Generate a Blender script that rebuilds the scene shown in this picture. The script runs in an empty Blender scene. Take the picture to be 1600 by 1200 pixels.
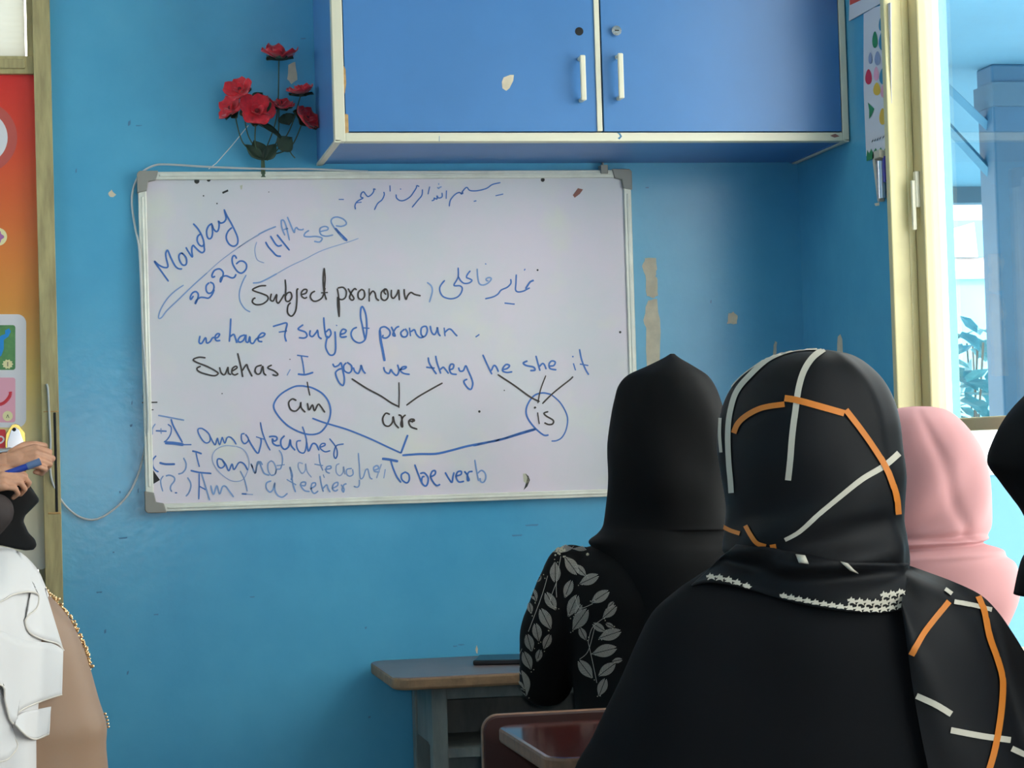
import bpy, bmesh, math, random
from mathutils import Vector, Matrix, noise
from mathutils.bvhtree import BVHTree
random.seed(7)
SC = bpy.context.scene
COL = SC.collection
V3 = Vector

# ------------------------------------------------------------------ camera
F = 3399.6                                   # focal length in pixels of the 1600x1200 frame
YAW, PITCH, ROLL = .1945, .0326, -.0298
CP = V3((.033, -5.2154, 1.2))
_f = V3((math.sin(YAW)*math.cos(PITCH), math.cos(YAW)*math.cos(PITCH), math.sin(PITCH)))
_r0 = V3((math.cos(YAW), -math.sin(YAW), 0)); _u0 = _r0.cross(_f)
_r = _r0*math.cos(ROLL) + _u0*math.sin(ROLL); _u = _u0*math.cos(ROLL) - _r0*math.sin(ROLL)
cam = bpy.data.objects.new('camera', bpy.data.cameras.new('camera')); COL.objects.link(cam)
cam.data.sensor_width = 36; cam.data.lens = F*36/1600; cam.data.clip_end = 300
cam.matrix_world = Matrix(((_r.x,_u.x,-_f.x,CP.x),(_r.y,_u.y,-_f.y,CP.y),(_r.z,_u.z,-_f.z,CP.z),(0,0,0,1)))
SC.camera = cam

# ------------------------------------------------------------------ light, exposure
SC.view_settings.view_transform = 'Standard'; SC.view_settings.look = 'None'
SC.view_settings.gamma = 1; SC.view_settings.use_curve_mapping = False
SC.view_settings.exposure = 0.80
W = bpy.data.worlds.new('sky'); SC.world = W; W.use_nodes = True
bg = W.node_tree.nodes['Background']; bg.inputs[0].default_value = (1.0, .93, .83, 1); bg.inputs[1].default_value = 4.6
sun = bpy.data.objects.new('sun', bpy.data.lights.new('sun', 'SUN')); COL.objects.link(sun)
sun.data.energy = 3.2; sun.data.angle = .01; sun.data.color = (1, .95, .86)
sun.rotation_euler = V3((.25, .75, -.85)).to_track_quat('-Z', 'Y').to_euler()   # light travels +Y, down, slightly -X
def portal(name, y0, y1, z0, z1, x, deg=90):
    l = bpy.data.lights.new(name, 'AREA'); l.shape = 'RECTANGLE'; l.size = abs(z1-z0); l.size_y = abs(y1-y0)
    l.cycles.is_portal = True
    o = bpy.data.objects.new(name, l); COL.objects.link(o); o.location = (x, (y0+y1)/2, (z0+z1)/2)
    o.rotation_euler = (0, math.radians(deg), 0)
flash = bpy.data.objects.new('camera_flash', bpy.data.lights.new('camera_flash', 'SPOT')); COL.objects.link(flash)
flash.data.energy = 22; flash.data.shadow_soft_size = .012; flash.data.spot_size = 1.0; flash.data.spot_blend = .5
flash.matrix_world = cam.matrix_world @ Matrix.Translation((.03, .045, .0))

# ------------------------------------------------------------------ helpers
def ray(x, y): return _f + _r*((x-800)/F) - _u*((y-600)/F)
def atY(x, y, Y):
    d = ray(x, y); return CP + d*((Y-CP.y)/d.y)
def atX(x, y, X):
    d = ray(x, y); return CP + d*((X-CP.x)/d.x)
def atZ(x, y, Z):
    d = ray(x, y); return CP + d*((Z-CP.z)/d.z)
def atD(x, y, D): return CP + ray(x, y)*D
def lin(c):
    out = []
    for v in c[:3]:
        v /= 255.
        out.append(v/12.92 if v <= .04045 else ((v+.055)/1.055)**2.4)
    return (*out, 1)
MATS = {}
def mat(name, rgb, rough=.6, metal=0, spec=.5, vary=0, vscale=6, bump=0, bscale=60, rgb2=None, sheen=0, coat=0, emit=None, stretch=(1,1,1), thr=None):
    if name in MATS: return MATS[name]
    m = bpy.data.materials.new(name); m.use_nodes = True; MATS[name] = m
    nt = m.node_tree; b = nt.nodes['Principled BSDF']
    b.inputs['Base Color'].default_value = lin(rgb); b.inputs['Roughness'].default_value = rough
    b.inputs['Metallic'].default_value = metal; b.inputs['Specular IOR Level'].default_value = spec
    if sheen: b.inputs['Sheen Weight'].default_value = sheen; b.inputs['Sheen Roughness'].default_value = .5
    if coat: b.inputs['Coat Weight'].default_value = coat; b.inputs['Coat Roughness'].default_value = .1
    if emit: b.inputs['Emission Color'].default_value = lin(rgb); b.inputs['Emission Strength'].default_value = emit
    if vary or rgb2 or bump:
        tc = nt.nodes.new('ShaderNodeTexCoord'); mp = nt.nodes.new('ShaderNodeMapping'); mp.inputs['Scale'].default_value = stretch
        nt.links.new(tc.outputs['Object'], mp.inputs[0])
    if vary or rgb2:
        n = nt.nodes.new('ShaderNodeTexNoise'); n.inputs['Scale'].default_value = vscale; n.inputs['Detail'].default_value = 6
        n.inputs['Roughness'].default_value = .6
        nt.links.new(mp.outputs[0], n.inputs['Vector'])
        r = nt.nodes.new('ShaderNodeValToRGB')
        a, c = (thr if thr else (.35, .68))
        r.color_ramp.elements[0].position = a; r.color_ramp.elements[1].position = c
        r.color_ramp.elements[0].color = lin(rgb)
        r.color_ramp.elements[1].color = lin(rgb2 if rgb2 else [min(255, v*(1+vary)) for v in rgb])
        nt.links.new(n.outputs['Fac'], r.inputs[0]); nt.links.new(r.outputs[0], b.inputs['Base Color'])
    if bump:
        n2 = nt.nodes.new('ShaderNodeTexNoise'); n2.inputs['Scale'].default_value = bscale; n2.inputs['Detail'].default_value = 4
        nt.links.new(mp.outputs[0], n2.inputs['Vector'])
        bp = nt.nodes.new('ShaderNodeBump'); bp.inputs['Strength'].default_value = bump; bp.inputs['Distance'].default_value = .01
        nt.links.new(n2.outputs['Fac'], bp.inputs['Height']); nt.links.new(bp.outputs[0], b.inputs['Normal'])
    return m
def glass(name, tint=(235,245,250), refl=.5):
    m = bpy.data.materials.new(name); m.use_nodes = True; nt = m.node_tree; MATS[name] = m
    for n in list(nt.nodes): nt.nodes.remove(n)
    o = nt.nodes.new('ShaderNodeOutputMaterial'); t = nt.nodes.new('ShaderNodeBsdfTransparent'); g = nt.nodes.new('ShaderNodeBsdfGlossy')
    mx = nt.nodes.new('ShaderNodeMixShader'); fr = nt.nodes.new('ShaderNodeMapRange'); lw = nt.nodes.new('ShaderNodeLayerWeight'); pw_ = nt.nodes.new('ShaderNodeMath'); pw_.operation = 'POWER'; pw_.inputs[1].default_value = 4
    lw.inputs[0].default_value = .5; nt.links.new(lw.outputs['Facing'], pw_.inputs[0]); nt.links.new(pw_.outputs[0], fr.inputs[0]); fr.inputs['To Min'].default_value = .04; fr.inputs['To Max'].default_value = .6
    t.inputs[0].default_value = lin(tint); g.inputs[0].default_value = (refl, refl, refl, 1); g.inputs['Roughness'].default_value = .02
    nt.links.new(fr.outputs[0], mx.inputs[0]); nt.links.new(t.outputs[0], mx.inputs[1]); nt.links.new(g.outputs[0], mx.inputs[2])
    nt.links.new(mx.outputs[0], o.inputs[0]); return m

def link(o, parent=None):
    COL.objects.link(o)
    if parent is not None:
        o.parent = parent
        if parent.type == 'EMPTY': o.matrix_parent_inverse = Matrix.Translation(-parent.location)
    return o
def obj(name, bm, mats, parent=None, smooth=True, solid=0, bevel=0, angle=40, label=None):
    """link a bmesh or mesh (world coordinates) as ONE object"""
    if isinstance(bm, bmesh.types.BMesh):
        me = bpy.data.meshes.new(name); bm.normal_update(); bm.to_mesh(me); bm.free()
    else: me = bm; me.name = name
    o = bpy.data.objects.new(name, me)
    for m in (mats if isinstance(mats, (list, tuple)) else [mats]): me.materials.append(m)
    if smooth:
        for p in me.polygons: p.use_smooth = True
        if angle < 180:
            try: me.set_sharp_from_angle(angle=math.radians(angle))
            except Exception: pass
    if bevel:
        md = o.modifiers.new('bevel', 'BEVEL'); md.width = bevel; md.segments = 2; md.limit_method = 'ANGLE'
    if solid:
        md = o.modifiers.new('solid', 'SOLIDIFY'); md.thickness = solid; md.offset = -1
    if label: o['label'] = label
    return link(o, parent)
def thing(name, label, cat, loc=(0,0,0), group=None):
    o = bpy.data.objects.new(name, None); o.empty_display_size = .1; o.location = loc; COL.objects.link(o)
    return tag(o, label, cat, group)
def tag(o, label, cat, group=None, kind=None):
    if label: o['label'] = label
    if cat: o['category'] = cat
    if group: o['group'] = group
    if kind: o['kind'] = kind
    return o
def struct(o, label=None, cat=None):
    o['kind'] = 'structure'
    if label: o['label'] = label
    if cat: o['category'] = cat
    return o
def add_box(bm, x0, x1, y0, y1, z0, z1, mi=0, M=None):
    vs = [bm.verts.new(V3(p) if M is None else M @ V3(p)) for p in
          ((x0,y0,z0),(x1,y0,z0),(x1,y1,z0),(x0,y1,z0),(x0,y0,z1),(x1,y0,z1),(x1,y1,z1),(x0,y1,z1))]
    for q in ((3,2,1,0),(4,5,6,7),(0,1,5,4),(1,2,6,5),(2,3,7,6),(3,0,4,7)):
        f = bm.faces.new([vs[i] for i in q]); f.material_index = mi
    return vs
def box(*a, **k):
    bm = bmesh.new(); add_box(bm, *a, **k); return bm
def boxes(*L):
    bm = bmesh.new()
    for b in L: add_box(bm, *b)
    return bm
def prism(bm, pts, axis, a, b, mi=0):
    """extrude 2D polygon pts along axis ('x','y','z') from a to b"""
    def mk(p, t):
        return {'x': (t,p[0],p[1]), 'y': (p[0],t,p[1]), 'z': (p[0],p[1],t)}[axis]
    A = [bm.verts.new(mk(p, a)) for p in pts]; B = [bm.verts.new(mk(p, b)) for p in pts]
    n = len(pts); fs = [bm.faces.new(A), bm.faces.new(B[::-1])]
    for i in range(n): fs.append(bm.faces.new((A[i], B[i], B[(i+1)%n], A[(i+1)%n])))
    for f in fs: f.material_index = mi
    bmesh.ops.recalc_face_normals(bm, faces=fs)
def rrect(x0, x1, y0, y1, r, n=6):
    out = []
    for cx, cy, a0 in ((x1-r,y1-r,0),(x0+r,y1-r,90),(x0+r,y0+r,180),(x1-r,y0+r,270)):
        for i in range(n+1):
            a = math.radians(a0+90*i/n); out.append((cx+r*math.cos(a), cy+r*math.sin(a)))
    return out
def crom(pts, per=6, closed=False):
    P = [V3(p) if len(p) == 3 else V3((p[0], p[1], 0)) for p in pts]
    n = len(P)
    if n < 3 : 
        return [P[0].lerp(P[-1], i/per) for i in range(per+1)] if n == 2 else P
    out = []
    for i in range(n-1):
        p0 = P[max(i-1,0)]; p1 = P[i]; p2 = P[i+1]; p3 = P[min(i+2,n-1)]
        for k in range(per):
            t = k/per
            out.append(.5*((2*p1)+(p2-p0)*t+(2*p0-5*p1+4*p2-p3)*t*t+(3*p1-p0-3*p2+p3)*t**3))
    out.append(P[-1]); return out
def tube(bm, pts, r, n=8, mi=0, r1=None, caps=True):
    P = [V3(p) for p in pts]; m = len(P); rings = []
    up = V3((.13,.27,.95))
    for i, p in enumerate(P):
        t = (P[min(i+1,m-1)]-P[max(i-1,0)]).normalized()
        a = t.cross(up)
        if a.length < 1e-3: a = t.cross(V3((1,0,0)))
        a.normalize(); b = t.cross(a)
        rr = r if r1 is None else r+(r1-r)*i/(m-1)
        rings.append([bm.verts.new(p+(a*math.cos(2*math.pi*k/n)+b*math.sin(2*math.pi*k/n))*rr) for k in range(n)])
    for i in range(m-1):
        for k in range(n):
            f = bm.faces.new((rings[i][k], rings[i][(k+1)%n], rings[i+1][(k+1)%n], rings[i+1][k])); f.material_index = mi
    if caps:
        for q in (rings[0][::-1], rings[-1]):
            f = bm.faces.new(q); f.material_index = mi
def cyl(bm, p0, p1, r0, r1=None, n=16, mi=0):
    tube(bm, [p0, p1], r0, n, mi, r0 if r1 is None else r1)
def capsule(bm, p0, p1, r0, r1, n=14):
    """closed tapered capsule"""
    p0, p1 = V3(p0), V3(p1); d = p1-p0; L = d.length
    t = d.normalized() if L > 1e-6 else V3((0,0,1))
    a = t.cross(V3((0,0,1)))
    if a.length < 1e-2: a = t.cross(V3((1,0,0)))
    a.normalize(); b = t.cross(a)
    prof = [(p0 - t*r0*math.cos(k*math.pi/8), r0*math.sin(k*math.pi/8)) for k in range(1,5)]
    prof += [(p1 + t*r1*math.sin(k*math.pi/8), r1*math.cos(k*math.pi/8)) for k in range(0,4)]
    rings = [[bm.verts.new(c+(a*math.cos(2*math.pi*k/n)+b*math.sin(2*math.pi*k/n))*r) for k in range(n)] for c, r in prof]
    for i in range(len(rings)-1):
        for k in range(n): bm.faces.new((rings[i][k], rings[i+1][k], rings[i+1][(k+1)%n], rings[i][(k+1)%n]))
    A = bm.verts.new(p0-t*r0); B = bm.verts.new(p1+t*r1)
    for k in range(n):
        bm.faces.new((A, rings[0][k], rings[0][(k+1)%n])); bm.faces.new((B, rings[-1][(k+1)%n], rings[-1][k]))
def chain(bm, pts, rs):
    for i in range(len(pts)-1): capsule(bm, pts[i], pts[i+1], rs[i], rs[i+1])
def ell(bm, c, rad, M=None, sub=3, mi=0):
    mm = Matrix.Translation(V3(c)) @ (M.to_4x4() if M else Matrix.Identity(4)) @ Matrix.Diagonal((*rad, 1))
    r = bmesh.ops.create_icosphere(bm, subdivisions=sub, radius=1, matrix=mm)
    if mi:
        for v in r['verts']:
            for f in v.link_faces: f.material_index = mi
def remesh(bm, vox, it=3, fac=.5):
    bmesh.ops.recalc_face_normals(bm, faces=bm.faces[:])
    me = bpy.data.meshes.new('tmp'); bm.to_mesh(me); bm.free()
    o = bpy.data.objects.new('tmp', me); COL.objects.link(o)
    md = o.modifiers.new('r', 'REMESH'); md.mode = 'VOXEL'; md.voxel_size = vox
    if it:
        ms = o.modifiers.new('s', 'SMOOTH'); ms.iterations = it; ms.factor = fac
    dg = bpy.context.evaluated_depsgraph_get(); dg.update()
    out = bpy.data.meshes.new_from_object(o.evaluated_get(dg))
    bpy.data.objects.remove(o); bpy.data.meshes.remove(me)
    return out
def folds(me, fn):
    """move every vertex along its normal by fn(position, normal)"""
    ns = [v.normal.copy() for v in me.vertices]
    for v, n in zip(me.vertices, ns): v.co += n*fn(v.co, n)
    me.update(); return me
def nz(p, sx, sy, sz, o=0): return noise.noise(V3((p.x*sx+o, p.y*sy+o*.7, p.z*sz-o)))
def bvh_of(*objs):
    vs, fs = [], []
    for o in objs:
        me = o.data if hasattr(o, 'data') else o
        k = len(vs); vs += [v.co.copy() for v in me.vertices]; fs += [[i+k for i in p.vertices] for p in me.polygons]
    return BVHTree.FromPolygons(vs, fs)
def hit(bv, x, y):
    d = ray(x, y).normalized(); h = bv.ray_cast(CP, d)
    if h[0] is None: return None
    n = h[1] if h[1].dot(d) < 0 else -h[1]
    return h[0], n
def decal_poly(bm, bv, pts, off=.0015, mi=0, up=False):
    vs = []
    for p in pts:
        h = None
        for k in range(10 if up else 1):
            h = hit(bv, p[0], p[1]-k*2)
            if h: break
        if h is None: return
        vs.append(bm.verts.new(h[0]+h[1]*off))
    try: f = bm.faces.new(vs); f.material_index = mi
    except ValueError: pass
def decal_strip(bm, bv, pts, w, off=.002, mi=0, inw=None, w1=None):
    """a woven band laid on a surface along a path"""
    P = crom(pts, 10); prev = None; L = len(P)
    for i, p in enumerate(P):
        t = P[min(i+1,L-1)]-P[max(i-1,0)]
        if t.length < 1e-6: continue
        t.normalize(); nn = V3((-t.y, t.x, 0)); ww = w if w1 is None else w+(w1-w)*i/(L-1)
        row = []
        for s in (-.5, 0, .5):
            h = hit(bv, p.x+nn.x*ww*s, p.y+nn.y*ww*s); k = 0
            while h is None and inw and k < 12:
                k += 1; qx, qy = p.x+nn.x*ww*s, p.y+nn.y*ww*s; g = V3((inw[0]-qx, inw[1]-qy, 0)).normalized()*1.5*k
                h = hit(bv, qx+g.x, qy+g.y)
            row.append(None if h is None else h[0]+h[1]*off)
        if None in row: prev = None; continue
        if prev and (prev[1].co-row[1]).length > .06: prev = None
        vs = [bm.verts.new(q) for q in row]
        if prev:
            for a in (0, 1):
                f = bm.faces.new((prev[a], prev[a+1], vs[a+1], vs[a])); f.material_index = mi
        prev = vs
def orient_to_cam(bm):
    bm.normal_update()
    for f in bm.faces:
        if f.normal.dot(f.calc_center_median()-CP) > 0: f.normal_flip()
def loft(rings, D, e2, nt=96, sub=7, disp=None, close=(True, True), gap=None):
    """rings: (y, xl, xr, front, back, power) silhouette in the frame at camera depth D; returns a bmesh of real size.
    front = extent away from the camera, back = towards it."""
    R_ = []
    for q in rings:
        y, xl, xr, fr, bk = q[:5]; pw = q[5] if len(q) > 5 else 2.0
        sh = q[6] if len(q) > 6 else 0.0
        a = atD(xl, y, D); b = atD(xr, y, D)
        R_.append(((a+b)/2+e2*sh, (b-a)/2, fr, bk, pw))
    def ip(i, t, g):
        n = len(R_); p = [g(R_[max(0,min(n-1,k))]) for k in (i-1,i,i+1,i+2)]
        return .5*((2*p[1])+(p[2]-p[0])*t+(2*p[0]-5*p[1]+4*p[2]-p[3])*t*t+(3*p[1]-p[0]-3*p[2]+p[3])*t**3)
    bm = bmesh.new(); allr = []
    tot = (len(R_)-1)*sub
    for k in range(tot+1):
        i = min(k//sub, len(R_)-2); t = (k-i*sub)/sub
        c = ip(i,t,lambda q:q[0]); h = ip(i,t,lambda q:q[1]); fr = max(.002,ip(i,t,lambda q:q[2])); bk = max(.002,ip(i,t,lambda q:q[3])); pw = ip(i,t,lambda q:q[4])
        row = []
        for j in range(nt):
            th = 2*math.pi*j/nt; cs, sn = math.cos(th), math.sin(th)
            ca = math.copysign(abs(cs)**(2/pw), cs); sa = math.copysign(abs(sn)**(2/pw), sn)
            off = h*ca + e2*((fr if sa > 0 else bk)*sa)
            if disp:
                s = 1+disp(th, k/tot, c)/max(off.length, .02); off = off*s
            row.append(bm.verts.new(c+off))
        allr.append(row)
    for k in range(tot):
        for j in range(nt):
            if gap and gap((j+.5)/nt*2*math.pi, (k+.5)/tot): continue
            bm.faces.new((allr[k][j], allr[k][(j+1)%nt], allr[k+1][(j+1)%nt], allr[k+1][j]))
    if close[0]: bm.faces.new(allr[0])
    if close[1]: bm.faces.new(allr[-1][::-1])
    bmesh.ops.delete(bm, geom=[v for v in bm.verts if not v.link_faces], context='VERTS')
    bmesh.ops.recalc_face_normals(bm, faces=bm.faces[:])
    return bm
def sheet(top, bot, bv, D, off=.01, ns=40, ntt=16, bulge=None, smooth=6, maxd=.25):
    """a piece of cloth lying over the surfaces of bv: rows run from the curve top to the curve bot"""
    A = crom(top, 12); B = crom(bot, 12)
    def at(P, s):
        k = s*(len(P)-1); i = min(int(k), len(P)-2); return P[i].lerp(P[i+1], k-i)
    bm = bmesh.new(); G = []
    for a in range(ntt+1):
        row = []
        for b in range(ns+1):
            q = at(A, b/ns).lerp(at(B, b/ns), a/ntt); h = hit(bv, q.x, q.y)
            dep = D if h is None else min((h[0]-CP).dot(_f)-off, D+maxd)
            row.append([q.x, q.y, dep])
        G.append(row)
    for _ in range(smooth):
        N = [[p[2] for p in r] for r in G]
        for a in range(ntt+1):
            for b in range(ns+1):
                nb = [N[i][j] for i, j in ((a-1,b),(a+1,b),(a,b-1),(a,b+1)) if 0 <= i <= ntt and 0 <= j <= ns]
                G[a][b][2] = min(N[a][b], .5*N[a][b]+.5*sum(nb)/len(nb)) if N[a][b] < 90 else N[a][b]
    vs = [[bm.verts.new(atD(p[0], p[1], p[2]-(bulge(b/ns, a/ntt) if bulge else 0))) for b, p in enumerate(r)] for a, r in enumerate(G)]
    for a in range(ntt):
        for b in range(ns): bm.faces.new((vs[a][b], vs[a+1][b], vs[a+1][b+1], vs[a][b+1]))
    orient_to_cam(bm)
    return bm
# ------------------------------------------------------------------ materials of the place
blue_wall = mat('blue_gloss_paint', (92,176,212), .24, spec=.5, rgb2=(78,162,202), vscale=2.6, bump=.05, bscale=45)
peel = mat('bare_plaster', (205,192,168), .9, vary=.1, vscale=30)
smudge = mat('dark_scuff', (64,126,166), .5)
cream = mat('cream_paint', (225,212,160), .4, vary=.06, vscale=8, bump=.02)
cream_white = mat('pale_cream_paint', (206,192,146), .35)
green_cream = mat('yellow_green_paint', (190,176,124), .45, rgb2=(156,140,98), vscale=9, stretch=(6,6,.8), bump=.05, bscale=20)
ceil_m = mat('white_ceiling', (225,225,220), .9)
floor_m = mat('grey_terrazzo', (150,142,132), .5, vary=.2, vscale=30)
trim_m = mat('ivory_edging', (226,220,196), .35)
cab_m = mat('blue_laminate', (70,124,182), .3, vary=.05, vscale=3, bump=.01, bscale=300)
carc_m = mat('blue_carcass', (80,132,192), .4, vary=.05)
brown_raw = mat('bare_chipboard', (176,140,92), .9, vary=.2, vscale=60)
dark_m = mat('black_gap', (14,14,16), .7)
alu = mat('brushed_aluminium', (198,196,186), .35, .6)
alu2 = mat('worn_white_aluminium', (214,212,200), .35, .15, vary=.1, vscale=12, stretch=(1,1,1))
capm = mat('grey_plastic', (150,146,138), .5)
chrome = mat('chrome', (220,220,222), .12, 1)
brass = mat('polished_brass', (206,178,96), .2, .9)

# ------------------------------------------------------------------ room shell
X0, X1, YB, ZC = -1.75, 1.81, -6.6, 2.95
DX0, DX1, DZ = -.98, -.0248, 2.72           # door opening in the back wall
bm = boxes((X0-.12, DX0, 0, .14, 0, ZC), (DX0, DX1, 0, .14, DZ, ZC), (DX1, X1+.12, 0, .14, 0, ZC))
def wall_patch(bm, pts, mi, Y=-.0006):
    f = bm.faces.new([bm.verts.new(atY(x, y, Y)) for x, y in pts]); f.material_index = mi
    f.normal_update()
    if f.normal.y > 0: f.normal_flip()
def jag(pts, a=1.6, n=3):
    out = []
    for i, p in enumerate(pts):
        q = pts[(i+1) % len(pts)]
        for k in range(n):
            t = k/n; out.append((p[0]+(q[0]-p[0])*t+random.uniform(-a,a), p[1]+(q[1]-p[1])*t+random.uniform(-a,a)))
    return out
wall_patch(bm, jag([(1008,404),(1026,403),(1027,420),(1024,432),(1028,440),(1028,462),(1022,466),(1010,462),(1009,438),(1004,416)],1.0), 1)
wall_patch(bm, jag([(1012,470),(1026,466),(1031,498),(1032,560),(1034,600),(1010,600),(1010,520),(1006,500)],1.2), 1)
wall_patch(bm, jag([(1136,506),(1138,490),(1146,487),(1153,494),(1152,506)],.8), 1)
wall_patch(bm, jag([(1209,540),(1211,533),(1214,535),(1213,553),(1208,556)],.4), 1)
wall_patch(bm, jag([(449,124),(450,101),(462,97),(464,124),(456,132)],.8), 1)
wall_patch(bm, jag([(169,302),(174,296),(181,304),(178,308),(171,307)],.6), 1)
wall_patch(bm, jag([(743,1013),(745,1008),(747,1014),(746,1021),(744,1020)],.4), 1)
for x, y, w, h in ((203,664,4,5),(205,628,2,7),(186,768,3,4),(215,765,2,9),(716,1007,10,2),(708,1009,7,2),(163,985,3,8),(1008,293,6,2),(118,265,2,8),(222,618,3,7),
                   (820,820,22,3),(800,836,16,3),(390,932,8,2),(570,980,3,4),(575,1120,4,3),(240,960,8,2),(200,190,4,10),(212,196,10,2),(185,840,14,3),(176,862,3,3),(198,1050,3,7),(150,925,10,2),(470,60,8,2),(1110,470,2,6)):
    wall_patch(bm, jag([(x,y),(x+w,y-h*.3),(x+w*.9,y+h*.5),(x+w*.1,y+h*.7)], .5, 2), 2, -.0005)
struct(obj('wall_back', bm, [blue_wall, peel, smudge], smooth=False), 'blue gloss painted back wall with peeling patches', 'wall')
LW = (-1.35, -.45, 1.75, 2.74)
struct(obj('wall_left', boxes((X0-.12, X0, YB, LW[0], 0, ZC), (X0-.12, X0, LW[1], 0, 0, ZC), (X0-.12, X0, LW[0], LW[1], 0, LW[2]), (X0-.12, X0, LW[0], LW[1], LW[3], ZC)), blue_wall, smooth=False), 'blue painted left wall of the classroom', 'wall')
struct(obj('wall_front', boxes((X0-.12, X1+.12, YB-.12, YB, 0, ZC)), blue_wall, smooth=False), 'blue painted wall behind the camera', 'wall')
struct(obj('floor', boxes((X0-.12, X1+.12, YB-.12, .14, -.1, 0)), floor_m, smooth=False), 'grey classroom floor', 'floor')
struct(obj('ceiling', boxes((X0-.12, X1+.12, YB-.12, .14, ZC, ZC+.1)), ceil_m, smooth=False), 'white classroom ceiling', 'ceiling')
WIN = [(-2.1, -.648, .72, 2.72), (-4.35, -2.75, .72, 2.72), (-6.3, -4.75, .72, 2.72)]
XO = X1+.14
bm = bmesh.new(); ys = [0]
for a, b, z0, z1 in WIN:
    add_box(bm, X1, XO, b, ys[-1], 0, ZC); add_box(bm, X1, XO, a, b, 0, z0); add_box(bm, X1, XO, a, b, z1, ZC); ys.append(a)
add_box(bm, X1, XO, YB, ys[-1], 0, ZC)
def wall_patch_x(bm, pts, mi):
    f = bm.faces.new([bm.verts.new(atX(x, y, X1-.0006)) for x, y in pts]); f.material_index = mi
    f.normal_update()
    if f.normal.x > 0: f.normal_flip()
wall_patch_x(bm, [(1308,538),(1309,526),(1313,522),(1316,530),(1317,552),(1308,552)], 1)
wall_patch_x(bm, [(1366,318),(1374,316),(1374,321),(1368,322)], 1)
struct(obj('wall_right', bm, [blue_wall, peel], smooth=False), 'darker blue right wall with the tall windows', 'wall')
clear = glass('window_glass', (236,242,246), .9)
for k, (a, b, z0, z1) in enumerate(WIN):
    g = .0
    f = boxes((X1-.012, X1+.03, b-.012, b+.012, z0-.05, z1+.05), (X1-.012, X1+.03, a-.012, a+.012, z0-.05, z1+.05),
              (X1-.012, X1+.03, a, b, z1-.02, z1+.05), (X1+.012, X1+.12, b-.006, b, z0, z1), (X1+.012, X1+.12, a, a+.006, z0, z1), (X1+.028, X1+.045, b-.014, b, z0, z1),
              (X1+.03, X1+.045, a, b, z1-.04, z1), (X1-.03, X1+.03, a-.03, b+.03, z0-.05, z0))
    w = struct(obj('window_%d' % (k+1), f, cream, smooth=False, bevel=.003), 'tall cream framed window %s' % ('showing the sunlit courtyard', 'beside the rear desks', 'beside the camera')[k], 'window')
    s = boxes((X1+.045, X1+.085, b-.062, b-.006, z0, z1), (X1+.045, X1+.085, a+.006, a+.062, z0, z1), (X1+.045, X1+.085, a+.05, b-.05, z1-.06, z1-.01),
              (X1+.042, X1+.085, a+.05, b-.05, 1.222, 1.25), (X1+.045, X1+.085, a+.05, b-.05, z0, z0+.06))
    sa = obj('sash', s, cream_white, w, smooth=False, bevel=.004)
    obj('pane', boxes((X1+.063, X1+.067, a+.05, b-.05, 1.24, z1-.05), (X1+.063, X1+.067, a+.05, b-.05, z0+.05, 1.23)), clear, sa, smooth=False)
    hl = bmesh.new(); add_box(hl, X1+.035, X1+.046, b-.045, b-.03, 1.72, 1.80); add_box(hl, X1+.027, X1+.036, b-.043, b-.033, 1.67, 1.78)
    obj('latch', hl, trim_m, sa, smooth=False, bevel=.002)
    portal('daylight_portal', a, b, z0, z1, X1+.13)

w = struct(obj('window_4', boxes((X0-.05, X0+.012, LW[0]-.01, LW[0]+.04, LW[2]-.01, LW[3]+.01), (X0-.05, X0+.012, LW[1]-.04, LW[1]+.01, LW[2]-.01, LW[3]+.01), (X0-.05, X0+.012, LW[0], LW[1], LW[2]-.01, LW[2]+.04), (X0-.05, X0+.012, LW[0], LW[1], LW[3]-.04, LW[3]+.01)), cream, smooth=False, bevel=.003), 'high cream framed window added in the unseen left wall for light', 'window')  # window added out of view to brighten the back wall and board
obj('pane', boxes((X0-.032, X0-.028, LW[0]+.035, LW[1]-.035, LW[2]+.035, LW[3]-.035)), clear, w, smooth=False)
portal('daylight_portal', LW[0], LW[1], LW[2], LW[3], X0-.11, -90)

# ------------------------------------------------------------------ door in the back wall
jx = DX1
bm = boxes((jx-.040, jx, -.018, .10, 0, DZ), (jx-.055, jx-.040, .012, .09, 0, DZ), (DX0, DX0+.04, -.018, .10, 0, DZ), (DX0, jx, -.012, .10, DZ-.05, DZ))
z0, z1 = atY(20,116,0).z, atY(20,88,0).z
add_box(bm, DX0+.04, jx-.040, -.006, .09, z0, z1)
add_box(bm, DX0+.04, jx-.060, -.012, .01, z0+.012, z1-.008)
a, b = atY(80,800,0).z, atY(80,645,0).z
add_box(bm, jx-.013, jx-.007, -.0195, -.01, a, b, 1)
add_box(bm, jx-.036, jx-.001, -.0192, -.01, b+.001, b+.004, 2); add_box(bm, jx-.030, jx-.001, -.0192, -.01, a-.005, a, 2)
door = struct(obj('door_1', bm, [green_cream, dark_m, brown_raw], smooth=False, bevel=.002), 'worn yellow-green painted door and frame left of the whiteboard', 'door')
leafm = mat('pale_door_paint', (205,196,165), .5, vary=.1)
obj('door_leaf', boxes((DX0+.045, jx-.062, .02, .06, .01, z0)), leafm, door, smooth=False)
m = bpy.data.materials.new('rippled_frosted_glass'); m.use_nodes = True; nt = m.node_tree
for n in list(nt.nodes): nt.nodes.remove(n)
o_ = nt.nodes.new('ShaderNodeOutputMaterial'); tl = nt.nodes.new('ShaderNodeBsdfTranslucent'); gl = nt.nodes.new('ShaderNodeBsdfGlossy'); mx = nt.nodes.new('ShaderNodeMixShader')
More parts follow.
